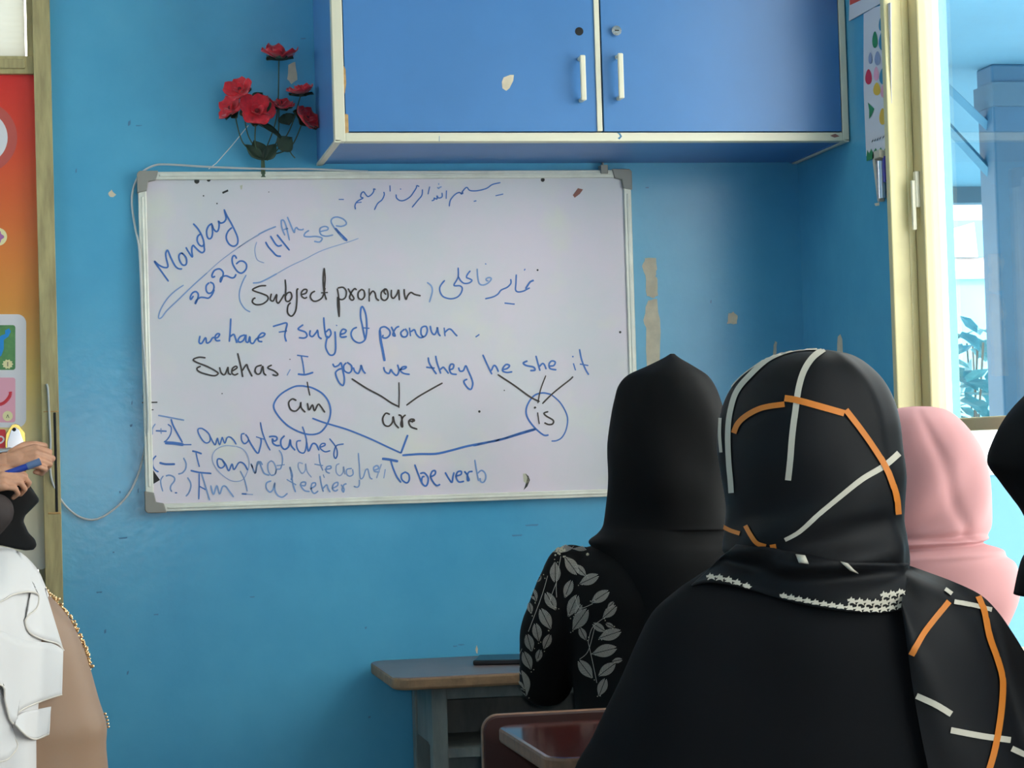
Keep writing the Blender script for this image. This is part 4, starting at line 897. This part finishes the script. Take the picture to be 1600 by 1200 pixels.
chain(bm, [atD(893,893,D3), atD(866,975,D3)+EF*.01, eL, eL.lerp(V3(arms3[0][2]),.55), V3(arms3[0][2])], [.060,.061,.056,.052,.046])
chain(bm, [sR, eR, arms3[1][2]], [.06,.056,.046]); skirt(bm, (cx,-.99,.545), legs3, .10)
me = remesh(bm, .0085, 4); hem_cut(me, .05, -.90)
folds(me, lambda p, n: .006*nz(p,7,7,16,2)+.010*nz(p,5,5,2.2,5))
dress3 = obj('dress', me, blk2, p3, angle=180)
rings = [(553,1047,1054,.01,.01),(560,1036,1063,.05,.04),(572,1012,1084,.085,.07,2.0),(586,982,1106,.105,.09,2.0),(602,967,1118,.115,.10,2.0),(622,960,1126,.12,.107,2.1),(650,954,1133,.125,.115),(700,949,1138,.125,.12),(750,949,1142,.12,.118),(790,947,1146,.105,.108),(812,945,1150,.097,.107),(824,942,1153,.098,.110),(834,934,1155,.106,.116),(846,920,1165,.118,.125),(860,928,1172,.126,.136),(885,938,1172,.132,.146),(935,950,1168,.14,.15),(1000,955,1165,.14,.15),(1040,968,1160,.14,.147)]
def d3(th, t, c):
    z = c.z; k = 0
    return k+.006*math.sin(th*3+z*22+1)*max(0,math.sin(th+2.6))*min(1,t*3)*(t<.62)+.004*noise.noise(V3((math.cos(th)*2.2,math.sin(th)*2.2,z*9)))*min(1,t*5)
bm = loft(rings, D3, EF, disp=d3, gap=faceopen(0,.62,.16,.60), close=(True,False)); scarf3 = obj('headscarf', bm, blk, p3, solid=.003, angle=180)
# embroidery
emb = mat('grey_silver_thread', (172,164,154), .5, .1); bead = mat('pearl_bead', (215,205,180), .15, .3); vein = mat('dark_thread', (40,38,36), .6)
bv = bvh_of(dress3); bm = bmesh.new()
LV = '400,175,500,148 310,190,430,120 325,235,325,332 368,212,432,294 290,205,252,275 440,338,530,296 368,402,402,318 495,425,578,370 385,490,432,388 408,552,478,452 548,496,612,438 326,460,280,376 302,548,256,452 248,604,232,520 216,652,194,570 530,592,634,556 500,664,614,636 500,778,436,694 528,768,606,708 530,862,562,778 212,736,178,652 190,860,164,740 130,820,132,728 238,420,216,356 214,478,204,424 146,720,120,676 180,832,146,790 262,300,240,330 570,450,600,420 600,540,560,520 470,300,420,250 270,640,300,570 470,600,440,540 560,560,500,520 240,700,255,640 590,700,640,690 420,480,450,430'
for tk in LV.split():
    a_ = [float(q) for q in tk.split(',')]; p0 = V3((760+a_[0]/3, 800+a_[1]/3, 0)); p1 = V3((760+a_[2]/3, 800+a_[3]/3, 0))
    d = p1-p0; L = d.length; d.normalize(); n_ = V3((-d.y,d.x,0)); W_ = L*.25; ns = max(8, int(L/2.3))
    for s in (-1, 1):
        for i in range(ns):
            t0, t1 = i/ns, (i+.58)/ns
            w0 = W_*math.sin(math.pi*min(1,t0*.9+.1))**.7; w1 = W_*math.sin(math.pi*min(1,t1*.9+.1))**.7
            lead = .16*L
            q = [p0+d*L*t0*.86+n_*s*.5, p0+d*L*t1*.86+n_*s*.5, p0+d*min(L,L*t1*.86+lead*.9)+n_*s*w1, p0+d*min(L,L*t0*.86+lead*.9)+n_*s*w0]
            decal_poly(bm, bv, q, .0022)
for tk in ('500,430,440,450,420,400','560,490,500,540,480,610','440,690,480,650,510,540','330,330,300,420,330,450','200,560,260,400,290,300','480,610,500,700,520,800','350,210,330,330,330,400','170,640,140,720,130,800'):
    a_ = [float(q) for q in tk.split(',')]; decal_strip(bm, bv, [(760+a_[i]/3, 800+a_[i+1]/3) for i in (0,2,4)], .8, .0018, 0)
orient_to_cam(bm)
e_ = obj('leaf_embroidery', bm, emb, dress3, smooth=False, label='silver grey leaf embroidery on the sleeve and back')
bm = bmesh.new()
bd = [(760+(350+random.gauss(0,16))/3, 800+(182+random.gauss(0,12))/3, .0022) for _ in range(26)]+[(918.7,867.5,.0035)]
for tk in LV.split()[2:]:
    a_ = [float(q) for q in tk.split(',')]
    for _ in range(2): bd.append((760+(a_[0]+random.uniform(-14,14))/3, 800+(a_[1]+random.uniform(-14,14))/3, .0012))
for x, y, r in bd:
    h = hit(bv, x, y)
    if h: ell(bm, h[0]+h[1]*r*.5, (r,r,r), sub=1)
o = obj('beads', bm, bead, dress3); o['kind'] = 'stuff'

# ---- person in the checked headscarf (second row, nearest)
chk = mat('black_satin', (14,14,17), .6, spec=.22); band_w = mat('cream_stripe', (196,188,172), .6); band_o = mat('orange_stripe', (206,118,32), .6); blk4 = mat('charcoal_dress_cloth', (13,14,17), .85, spec=.15)
D4 = (atY(1270,800,-2.3)-CP).dot(_f)
p4 = thing('person', 'person in a black headscarf with orange and cream bands, seen from behind', 'person', (atY(1270,1200,-2.3).x, -2.3, .43))
cx = atD(1262,800,D4).x; hd4 = atD(1268,705,D4)+EF*.01
legs4 = [((cx+s*.09,-2.27,.53),(cx+s*.12,-1.92,.50),(cx+s*.12,-2.03,.085)) for s in (-1,1)]
sL = atD(1085,1005,D4); sR = atD(1445,1005,D4); eL = atD(1005,1190,D4)+EF*.08; eR = atD(1540,1190,D4)+EF*.08
arms4 = [(sL, eL, (eL.x+.10,-1.82,.775), (.4,.85,0), (0,0,1), (.3,.3,.35,.4), 1), (sR, eR, (eR.x-.10,-1.82,.775), (-.4,.85,0), (0,0,1), (.3,.3,.35,.4), -1)]
body(p4, hd4, EF+V3((-.25,0,-.03)), (cx,-2.29,.545), arms4, legs4); shoes(p4, legs4, MATS['black_shoe'])
bm = loft([(850,1190,1350,.06,.06),(878,1150,1400,.075,.075),(900,1094,1440,.095,.095),(922,1052,1486,.11,.11),(950,1012,1522,.12,.125),(1000,984,1548,.13,.14),(1080,952,1568,.14,.145),(1150,924,1585,.145,.145),(1240,893,1610,.15,.145),(1420,930,1600,.15,.15),(1560,960,1570,.17,.17),(1600,990,1540,.15,.15)], D4, EF)
chain(bm, [eL, eL.lerp(V3(arms4[0][2]),.5), arms4[0][2]], [.06,.054,.046]); chain(bm, [eR, eR.lerp(V3(arms4[1][2]),.5), arms4[1][2]], [.06,.054,.046])
skirt(bm, (cx,-2.29,.545), legs4); me = remesh(bm, .0085, 5); hem_cut(me, .05, -2.11)
folds(me, lambda p, n: .005*nz(p,6,6,9,2)+.020*nz(p,7,7,1.0,5))
dress4 = obj('dress', me, blk4, p4, angle=180)
rings = [(546,1262,1282,.01,.01),(549,1238,1304,.04,.04),(556,1208,1332,.075,.075),(570,1180,1355,.10,.10),(592,1153,1378,.118,.115),(620,1135,1394,.13,.125),(655,1125,1404,.138,.13),(700,1123,1409,.14,.132),(745,1129,1415,.135,.13),(790,1135,1413,.12,.122),(815,1133,1411,.108,.118),(840,1130,1415,.10,.118),(862,1128,1419,.095,.122),(880,1140,1419,.085,.118),(892,1165,1410,.07,.095)]
def d4(th, t, c):
    bk = max(0, -math.sin(th))
    f1 = .005*math.sin(3.2*th+26*(t-.5)+.6)*bk*(t > .45)*min(1,(t-.45)*4)
    f2 = .005*math.exp(-((th-5.35-(t-.4)*.6)/.16)**2)*(t > .1)
    f3 = -.010*math.exp(-((t-.93)/.05)**2)*max(0,-math.cos(th-.2))
    return f1+f2+f3+.003*noise.noise(V3((math.cos(th)*2,math.sin(th)*2,c.z*8)))*min(1,t*4)
bm = loft(rings, D4, EF, disp=d4, gap=faceopen(0,.66,.20,.72), close=(True,False)); tmp = bm.copy()
me_t = bpy.data.meshes.new('t'); tmp.to_mesh(me_t); tmp.free(); bv = bvh_of(me_t)
S = []
def cs(ox, oy, s, *v): return [(ox+v[i]/s, oy+v[i+1]/s) for i in range(0, len(v), 2)]
q = (1080, 520, 3.0)
decal_strip(bm, bv, cs(*q, 590,72, 480,80, 370,122, 280,200, 215,280, 185,380, 176,480, 180,600, 188,690, 192,750), 8.5, .0016, 1, inw=(1270,720))
decal_strip(bm, bv, cs(*q, 330,130, 240,195, 180,260, 150,320), 6, .0016, 1, inw=(1270,720))
decal_strip(bm, bv, cs(*q, 140,400, 138,480, 144,560), 5, .0016, 1, inw=(1270,720))
decal_strip(bm, bv, cs(*q, 622,80, 570,120, 530,180, 505,260, 490,360, 475,480, 465,600, 455,690), 9.5, .0016, 1, inw=(1270,720))
decal_strip(bm, bv, cs(*q, 205,470, 225,425, 270,385, 340,352, 440,336), 8.5, .0022, 2)
decal_strip(bm, bv, cs(*q, 440,308, 500,318, 600,345, 715,378), 10, .0022, 2)
decal_strip(bm, bv, cs(*q, 722,362, 790,450, 850,535, 905,625, 940,710, 958,775, 965,850), 9, .0026, 2)
decal_strip(bm, bv, cs(*q, 970,565, 900,625, 800,685, 700,765, 600,850, 510,930, 440,970), 10, .0016, 1, w1=6, inw=(1270,720))
decal_strip(bm, bv, cs(*q, 258,905, 280,945, 310,985, 352,1000), 7, .0018, 2); decal_strip(bm, bv, cs(*q, 152,908, 190,928, 232,942), 6.5, .0018, 2, inw=(1270,720)); decal_strip(bm, bv, cs(*q, 372,1005, 400,1000), 8, .0018, 2)
bm2 = bm
o = obj('headscarf', bm2, [chk, band_w, band_o], p4, angle=180)
# scarf ends spread over the shoulders, with a houndstooth hem
bvs = bvh_of(dress4, o)
bm = sheet([(1150,850),(1240,862),(1330,878),(1422,880)], [(1080,914),(1110,908),(1160,918),(1240,940),(1320,954),(1372,958),(1412,952)], bvs, D4, .012, 48, 14, bulge=lambda s,t: .012*math.sin(math.pi*min(1,t*1.1))+.004*math.sin(s*14+t*5))
me_t2 = bpy.data.meshes.new('t2'); bm.to_mesh(me_t2); bv2 = bvh_of(me_t2)
decal_poly(bm, bv2, [(1244,869),(1259,871),(1264,882),(1249,880)], .0015, 1); decal_poly(bm, bv2, [(1312,877),(1324,880),(1333,888),(1340,893),(1326,888)], .0015, 1)
bt = bmesh.new()
def tooth(cx_, cy_, w, h, a):
    sh = [(-.5,-.25),(-.25,-.25),(0,-.5),(0,-.25),(.25,-.25),(.25,0),(.5,0),(.25,.25),(.25,.5),(0,.25),(-.25,.25),(-.5,.5),(-.5,.25),(-.25,0),(-.5,0)]
    ca, sa = math.cos(a), math.sin(a)
    decal_poly(bt, bv2, [(cx_+(x*ca-y*sa)*w, cy_+(x*sa+y*ca)*h) for x, y in sh], .0012, 0, up=True)
def border(pts, hs):
    P = crom(pts, 24); L = [0]
    for a_, b_ in zip(P, P[1:]): L.append(L[-1]+(b_-a_).length)
    n_ = int(L[-1]/12.5)
    for i in range(n_+1):
        d_ = L[-1]*i/n_; k = max(q for q in range(len(L)) if L[q] <= d_+1e-6); p = P[k]; t = P[min(k+1,len(P)-1)]-P[max(k-1,0)]; ang = math.atan2(t.y, t.x)
        hh = hs[0]+(hs[1]-hs[0])*(i/n_)**1.6
        for r in range(max(1, round(hh/11))):
            tooth(p.x+math.sin(ang)*r*11+r*2.5, p.y-math.cos(ang)*r*11-5, 15, 13, ang-.25)
border([(1084,911),(1112,907),(1140,912),(1168,921)], (11,7)); border([(1226,937),(1280,948),(1330,955),(1372,957),(1406,952)], (7,34))
orient_to_cam(bt)
ob_ = obj('scarf_collar', bm, [chk, band_w], p4, solid=.003, angle=180)
obj('houndstooth_border', bt, band_w, ob_, smooth=False)
bm = sheet([(1416,882),(1450,894),(1490,909),(1530,928),(1556,952),(1580,985),(1608,1030),(1640,1080)], [(1408,948),(1416,1000),(1424,1060),(1434,1120),(1446,1180),(1460,1230),(1500,1300),(1560,1380)], bvs, D4, .014, 48, 24, bulge=lambda s,t: .006+.006*math.sin(t*9+s*3))
me_t3 = bpy.data.meshes.new('t3'); bm.to_mesh(me_t3); bv3 = bvh_of(me_t3); q = (1040, 820, 2.857)
decal_strip(bm, bv3, cs(*q, 1262,345, 1200,420, 1140,500, 1092,595), 9, .002, 2); decal_strip(bm, bv3, cs(*q, 1380,295, 1415,380, 1440,500, 1475,600, 1498,690, 1495,800, 1480,920, 1460,1020, 1440,1090), 10, .0024, 2)
decal_strip(bm, bv3, cs(*q, 1285,346, 1350,358, 1455,378), 7, .002, 1); decal_strip(bm, bv3, cs(*q, 1245,290, 1275,312), 6, .002, 1)
decal_strip(bm, bv3, cs(*q, 1120,762, 1200,800, 1272,845), 9.5, .002, 1); decal_strip(bm, bv3, cs(*q, 1270,916, 1400,942, 1535,962), 9.5, .002, 1); decal_strip(bm, bv3, cs(*q, 1540,1000, 1600,1028, 1660,1050), 9, .002, 1)
orient_to_cam(bm)
obj('scarf_end', bm, [chk, band_w, band_o], p4, angle=180)

# ---- person in the pink headscarf
pink = mat('dusty_pink_crepe', (176,126,128), .75, sheen=.05, spec=.3)
D5 = (atY(1440,800,-1.22)-CP).dot(_f)
p5 = thing('person', 'person in a dusty pink headscarf and navy clothes by the window', 'person', (atY(1440,1200,-1.22).x, -1.22, .43))
cx = min(atD(1440,800,D5).x, 1.575); hd5 = atD(1442,745,D5)+EF*.01
legs5 = [((cx+.012+s*.07,-1.12,.53),(cx+.012+s*.075,-.78,.50),(cx+.012+s*.075,-.72,.085)) for s in (-1,1)]
sL = V3((cx-.15,-1.2,hd5.z-.235)); sR = V3((cx+.15,-1.2,hd5.z-.235)); eL = V3((cx-.17,-1.05,.80)); eR = V3((cx+.165,-1.05,.80))
arms5 = [(sL, eL, (cx-.10,-.84,.70), (.5,.8,-.1), (0,0,1), (.3,.3,.35,.4), 1), (sR, eR, (cx+.10,-.84,.70), (-.5,.8,-.1), (0,0,1), (.3,.3,.35,.4), -1)]
body(p5, hd5, EF+V3((.15,0,-.1)), (cx+.012,-1.13,.545), arms5, legs5); shoes(p5, legs5, MATS['black_shoe'])
bm = bmesh.new(); chain(bm, [(cx+.012,-1.14,.56),(cx+.012,-1.15,.75),(cx,-1.17,.91)], [.13,.12,.11]); capsule(bm, sL+V3((.02,0,-.01)), sR-V3((.02,0,.01)), .065, .065)
for s, e, w in ((sL,eL,arms5[0][2]),(sR,eR,arms5[1][2])): chain(bm, [s,e,w], [.06,.056,.046])
skirt(bm, (cx+.012,-1.13,.545), legs5, .09); me = remesh(bm, .010, 4); hem_cut(me, .05, -.90); folds(me, lambda p, n: .006*nz(p,6,6,3,1)); dress5 = obj('dress', me, navy, p5, angle=180)
rings = [(635,1426,1452,.01,.01),(640,1396,1478,.05,.045),(656,1370,1500,.085,.08),(682,1350,1522,.108,.10),(715,1340,1538,.12,.11),(760,1334,1546,.12,.112),(800,1335,1548,.11,.106),(825,1338,1547,.10,.10),(838,1345,1540,.092,.096),(846,1345,1542,.09,.098),(856,1336,1556,.10,.108),(868,1322,1574,.115,.12),(884,1308,1588,.125,.13),(930,1298,1592,.13,.135),(980,1296,1572,.12,.125)]
def d5(th, t, c):
    bk = max(0, -math.sin(th)); a_ = .007*math.sin(5*th+30*(t-.45))*bk*math.exp(-((t-.45)/.22)**2)
    b_ = .010*math.sin(42*t+2.2*math.cos(th))*math.exp(-((t-.68)/.12)**2)
    c_ = -.006*math.exp(-((th-4.9-(t-.3)*1.7)/.12)**2)*(t < .62)*min(1,t*4)
    return a_*.8+b_+c_+.004*noise.noise(V3((math.cos(th)*1.8,math.sin(th)*1.8,c.z*8)))*min(1,t*4)
bm = loft(rings, D5, EF, disp=d5, gap=faceopen(0,.64,.18,.58), close=(True,False)); obj('headscarf', bm, pink, p5, solid=.003, angle=180)

# ---- person in black at the right edge
D6 = (atY(1640,715,-2.1)-CP).dot(_f)
p6 = thing('person', 'person in a black headscarf cut off by the right edge of the picture', 'person', (1.60, -2.24, .43))
cx = 1.605; hd6 = atD(1656,720,D6); EX = (EF+V3((.9,0,0))).normalized()
legs6 = [((cx+s*.08,-2.2,.53),(cx+s*.09,-1.96,.50),(cx+s*.09,-2.06,.085)) for s in (-1,1)]
sL = V3((cx-.13,-2.24,.95)); sR = V3((cx+.12,-2.24,.95)); eL = V3((cx-.13,-2.1,.74)); eR = V3((cx+.12,-2.1,.74))
arms6 = [(sL, eL, (cx-.06,-1.94,.66), (.4,.8,-.2), (0,0,1), (.3,.3,.35,.4), 1), (sR, eR, (cx+.06,-1.94,.66), (-.4,.8,-.2), (0,0,1), (.3,.3,.35,.4), -1)]
body(p6, hd6, EX, (cx,-2.23,.545), arms6, legs6, k=.8); shoes(p6, legs6, MATS['black_shoe'])
bm = bmesh.new(); chain(bm, [(cx,-2.24,.56),(cx,-2.24,.75),(cx,-2.24,.87)], [.14,.12,.105]); capsule(bm, sL+V3((.02,0,-.01)), sR-V3((.02,0,.01)), .072, .072)
for s, e, w in ((sL,eL,arms6[0][2]),(sR,eR,arms6[1][2])): chain(bm, [s,e,w], [.062,.058,.046])
skirt(bm, (cx,-2.225,.545), legs6, .105); me = remesh(bm, .010, 4); hem_cut(me, .05, -2.11); folds(me, lambda p, n: .006*nz(p,6,6,3,1)); obj('dress', me, navy, p6, angle=180)
rings = [(604,1640,1665,.01,.01),(609,1614,1692,.05,.045),(624,1597,1716,.085,.08),(650,1577,1738,.11,.105),(685,1559,1752,.12,.115),(722,1548,1756,.12,.115),(752,1566,1752,.11,.11),(778,1585,1742,.10,.10),(800,1600,1730,.09,.09),(830,1612,1728,.085,.085),(856,1610,1740,.10,.10),(880,1598,1760,.115,.115),(930,1588,1780,.125,.12)]
bm = loft(rings, D6, EF, disp=lambda th,t,c: .005*noise.noise(V3((math.cos(th)*2,math.sin(th)*2,c.z*8)))*min(1,t*4), gap=lambda th,t: faceopen(0,.62,.20,.62)((th+.8) % (2*math.pi), t), close=(True,False))
obj('headscarf', bm, blk, p6, solid=.003, angle=180)

# ---- person in the white ruffled scarf (left edge)
white = mat('white_chiffon', (206,203,202), .7, spec=.3, sheen=.05); tan_ = mat('tan_satin', (136,105,80), .55, sheen=.15); sequin = mat('gold_sequin', (214,176,128), .2, .7)
D1 = (atY(0,1000,-2.3)-CP).dot(_f)
p1 = thing('person', 'person in a tan beaded dress under a white ruffled scarf at the left edge', 'person', (atY(-60,1200,-2.3).x, -2.3, .43))
cx = atD(-90,900,D1).x; hd1 = atD(-150,715,D1)
legs1 = [((cx+s*.09,-2.27,.53),(cx+s*.12,-1.90,.50),(cx+s*.12,-1.84,.085)) for s in (-1,1)]
sL = V3((cx-.16,-2.3,1.02)); sR = atD(40,990,D1); eL = V3((cx-.2,-2.2,.80)); eR = atD(95,1200,D1)+EF*.04
arms1 = [(sL, eL, (cx-.11,-1.95,.68), (.4,.85,-.1), (0,0,1), (.3,.3,.35,.4), 1), (sR, eR, (eR.x-.09,-1.98,.66), (-.4,.85,-.1), (0,0,1), (.3,.3,.35,.4), -1)]
body(p1, hd1, EF+V3((0,0,-.05)), (cx,-2.29,.545), arms1, legs1); shoes(p1, legs1, mat('tan_shoe', (120,90,70), .5))
bm = loft([(880,-150,-30,.06,.06),(905,-190,40,.08,.08),(930,-220,78,.10,.10),(965,-245,108,.115,.115),(1010,-262,130,.125,.125),(1060,-272,144,.13,.13),(1100,-278,154,.13,.13),(1135,-280,165,.13,.13),(1165,-280,162,.13,.13),(1240,-275,164,.13,.13),(1400,-250,130,.14,.14),(1560,-250,120,.16,.16),(1600,-220,80,.14,.14)], D1, EF)
for s, e, w in ((sL,eL,arms1[0][2]),(eR-V3((.02,0,0)),eR.lerp(V3(arms1[1][2]),.5),arms1[1][2])): chain(bm, [s,e,w], [.055,.052,.044])
skirt(bm, (cx,-2.285,.545), legs1); me = remesh(bm, .009, 4); hem_cut(me, .05, -2.11); folds(me, lambda p, n: .004*nz(p,7,7,6,1)+.004*nz(p,9,9,2,1)); dress1 = obj('dress', me, tan_, p1, angle=180)
bv = bvh_of(dress1); bm = bmesh.new()
def edge_hit(y, x0):
    for k in range(60):
        h = hit(bv, x0-k*.7, y)
        if h: return h
for i in range(110):
    y = 922+i*1.12; h = edge_hit(y, 80+i*.68+24)
    if h: ell(bm, h[0]+h[1]*.002+V3((random.uniform(-.003,.002),0,random.uniform(-.002,.002))), (.0018,)*3 if i % 4 else (.0027,)*3, sub=1)
for i in range(5):
    h = edge_hit(1116+i*5, 190)
    if h: ell(bm, h[0]+h[1]*.002, (.0020,)*3, sub=1)
o = obj('bead_trim', bm, sequin, dress1, label='glittering gold bead trim'); o['kind'] = 'stuff'
rings = [(575,-160,-134,.01,.01),(582,-195,-98,.06,.05),(605,-245,-55,.11,.10),(650,-275,-28,.135,.125),(710,-282,-20,.14,.13),(760,-278,-24,.125,.12),(805,-266,-40,.105,.108),(832,-258,-40,.10,.105),(853,-255,-14,.11,.115),(861,-272,20,.125,.14),(873,-282,42,.135,.16,2.2,-.02),(892,-290,57,.14,.19,2.6,-.03),(915,-294,67,.14,.2,2.8,-.04),(940,-296,74,.14,.2,3,-.05),(985,-300,83,.14,.2,3,-.05),(1030,-300,83,.14,.2,3,-.05),(1080,-300,83,.14,.2,3,-.05),(1140,-298,82,.14,.2,3,-.05),(1260,-290,82,.14,.2,3,-.05)]
bm = loft(rings, D1, EF, disp=lambda th,t,c: (.006*math.sin(7*th+9*t)+.004*math.sin(13*th))*min(1,max(0,t-.5)*4)+.003*noise.noise(V3((math.cos(th)*2,math.sin(th)*2,c.z*7))), gap=faceopen(0,.64,.10,.42), close=(True,False))
scarf1 = obj('headscarf', bm, white, p1, solid=.002, angle=180)
bv1 = bvh_of(scarf1, dress1)
hemm = mat('cream_hem', (206,198,188), .7)
def ruffle(top, bot, amp, k, off=.008):
    bm = sheet(top, bot, bv1, D1, off, 56, 10, bulge=lambda s,t: t**1.2*amp*(1+math.sin(k*s*6.28+.6))+.002, smooth=2)
    n0 = [v.co.copy() for v in bm.verts][-57:]
    r_ = obj('ruffle', bm, white, scarf1, solid=.0015, angle=180)
    b3 = bmesh.new(); tube(b3, n0, .0011, 6); obj('rolled_hem', b3, hemm, r_, angle=180)
ruffle([(-60,870),(0,857),(30,862),(55,885),(68,910),(71,922)], [(-60,960),(0,940),(18,930),(42,925),(57,927),(61,936),(57,951),(43,963),(40,975),(48,990),(69,1000),(90,1006),(100,1017)], .007, .8, .004)
ruffle([(-60,960),(0,985),(40,1000),(80,1005),(99,1015)], [(-60,1080),(0,1070),(8,1095),(16,1125),(25,1131),(25,1119),(36,1108),(69,1094),(97,1085)], .006, .9, .006)
ruffle([(25,1119),(40,1112),(60,1108),(80,1104)], [(24,1132),(42,1150),(56,1155),(76,1147)], .008, .8, .005)
ruffle([(-60,1070),(0,1075),(6,1095),(18,1125)], [(-60,1185),(0,1190),(20,1178),(27,1162),(12,1140)], .007, .8, .006)

# ---- teacher at the door, only the hands and sleeves are in view
ts = mat('black_drape', (26,24,25), .8); tg = mat('grey_brown_sleeve', (72,62,60), .8)
TY = -.30
DT = (atY(40,740,TY)-CP).dot(_f)
pt = thing('person', 'person in dark sleeves standing at the door, both hands around a blue marker', 'person', (-.52, TY+.04, 0))
fwT = V3((.75,-.65,0)).normalized()
w1 = atD(8,722,DT+.03); w2 = atD(-42,762,DT-.05)
tsL = V3((-.42,-.12,1.38)); tsR = V3((-.62,-.40,1.38)); teL = V3((-.34,-.22,1.10)); teR = V3((-.46,-.44,1.12))
bm = bmesh.new(); hc = V3((-.53,-.28,1.60)); P = head_bm(bm, hc, fwT); nk = V3((-.525,-.265,1.44))
capsule(bm, nk-V3((0,0,.03)), P(0,-.015,-.05), .05, .048); chain(bm, [(-.53,-.26,.95),(-.53,-.26,1.15),(-.525,-.26,1.33)], [.13,.105,.115])
legsT = [((-.53+s*.05,-.26+s*.06,.90),(-.53+s*.055,-.26+s*.065,.48),(-.53+s*.06,-.26+s*.07,.085)) for s in (-1,1)]
for h, kn, an in legsT:
    chain(bm, [h, V3(h).lerp(V3(kn),.5), kn, V3(kn).lerp(V3(an),.35), an], [.09,.08,.058,.056,.036]); a_ = V3(an)
    chain(bm, [a_-V3((0,0,.035)), a_+fwT*.09-V3((0,0,.047)), a_+fwT*.15-V3((0,0,.055))], [.034,.034,.026])
for s, e, w in ((tsL,teL,w1),(tsR,teR,w2)):
    capsule(bm, nk-V3((0,0,.045)), s, .055, .048); chain(bm, [s, V3(s).lerp(V3(e),.5), e, V3(e).lerp(w,.4), w], [.047,.044,.037,.036,.023])
me = remesh(bm, .007, 2)
hb_ = bmesh.new(); hb_.from_mesh(me)
hands = bmesh.new()
# far hand: a loose fist closing round the cap end; near hand: fingers pinching the barrel
hand_bm(hands, w1, (atD(60,712,DT+.03)-w1), V3((-.05,-.75,.62)), (.95,1.0,1.0,1.0), -1, .9, .86)
hand_bm(hands, w2, (atD(8,747,DT-.05)-w2), V3((.1,-.7,.7)), (.55,.6,.65,.7), -1, .9, .86)
mh = remesh(hands, .0028, 2)
hb_.from_mesh(mh); me2 = bpy.data.meshes.new('body'); hb_.to_mesh(me2); hb_.free(); face_paint(me2, P)
obj('body', me2, [], pt, angle=180); 
for h, kn, an in legsT:
    a_ = V3(an); bm = bmesh.new(); chain(bm, [a_-fwT*.015-V3((0,0,.035)), a_+fwT*.09-V3((0,0,.042)), a_+fwT*.165-V3((0,0,.048))], [.043,.043,.033]); ms = remesh(bm, .008, 2)
    for v in ms.vertices: v.co.z = max(v.co.z, .004)
    obj('shoe', ms, MATS['black_shoe'], pt, angle=180)
bm = bmesh.new(); chain(bm, [(-.53,-.26,.25),(-.53,-.26,.9),(-.53,-.26,1.15),(-.525,-.26,1.31)], [.20,.165,.13,.125]); capsule(bm, tsL, tsR, .068, .068)
for s, e, w in ((tsL,teL,w1),(tsR,teR,w2)): chain(bm, [s, e, V3(e).lerp(w,.55)], [.066,.072,.064])
me = remesh(bm, .010, 4); hem_cut(me, .05); folds(me, lambda p, n: .010*nz(p,6,6,1.5,1)); obj('dress', me, tg, pt, angle=180)
# hanging black cuffs
bm = bmesh.new(); yc = atD(40,760,DT).y
def cuff(pts, y0, y1):
    prism(bm, [(atY(x,y,(y0+y1)/2).x, atY(x,y,(y0+y1)/2).z) for x, y in pts], 'y', y0, y1)
cuff([(-20,752),(10,745),(24,745),(42,754),(61,782),(50,793),(38,806),(36,815),(44,833),(54,843),(57,852),(52,858),(40,859),(2,853),(-20,850)], TY-.01, TY+.035)
mc = remesh(bm, .004, 2); folds(mc, lambda p, n: .003*nz(p,18,18,10,3)); obj('hanging_cuff', mc, ts, pt, angle=180, label='black hanging cuff')
bm = bmesh.new(); capsule(bm, atD(-60,850,DT-.05), atD(-8,800,DT-.06), .050, .042); mc = remesh(bm, .006, 4); obj('sleeve', mc, tg, pt, angle=180)
P_ = [(575,0)]
bm = loft([(540,-372,-352,.01,.01),(546,-402,-322,.05,.05),(570,-430,-295,.1,.1),(610,-440,-282,.12,.12)], DT, EF); bm.free()
bm = bmesh.new(); ell(bm, hc+V3((-.01,.0,.015)), (.115,.115,.135)); chain(bm, [hc-V3((0,0,.06)), nk-V3((0,0,.02))], [.10,.105]); capsule(bm, tsL.lerp(tsR,.2)+V3((0,0,.03)), tsR.lerp(tsL,.2)+V3((0,0,.03)), .06, .06)
cut = hc+fwT*.115+V3((0,0,-.01)); me = remesh(bm, .008, 3); b2 = bmesh.new(); b2.from_mesh(me)
bmesh.ops.delete(b2, geom=[f for f in b2.faces if (f.calc_center_median()-cut).length < .085], context='FACES'); obj('headscarf', b2, ts, pt, solid=.003, angle=180)
mk = thing('marker_pen', 'blue whiteboard marker with a grey cap held at the door', 'marker pen', atD(35,730,DT-.035))
a_ = atD(8,741,DT-.04); b_ = atD(42,729,DT-.022); c_ = atD(63,721,DT-.012)
bm = bmesh.new(); cyl(bm, a_, b_, .0072, n=18); obj('barrel', bm, mat('blue_barrel', (30,64,160), .35), mk)
bm = bmesh.new(); cyl(bm, b_, c_, .0082, n=18); obj('cap', bm, mat('grey_blue_cap', (96,120,160), .4), mk)
bm = bmesh.new(); cyl(bm, a_, a_+(a_-b_).normalized()*.012, .006, n=14); obj('end_plug', bm, mat('white_plug', (220,220,220), .4), mk)
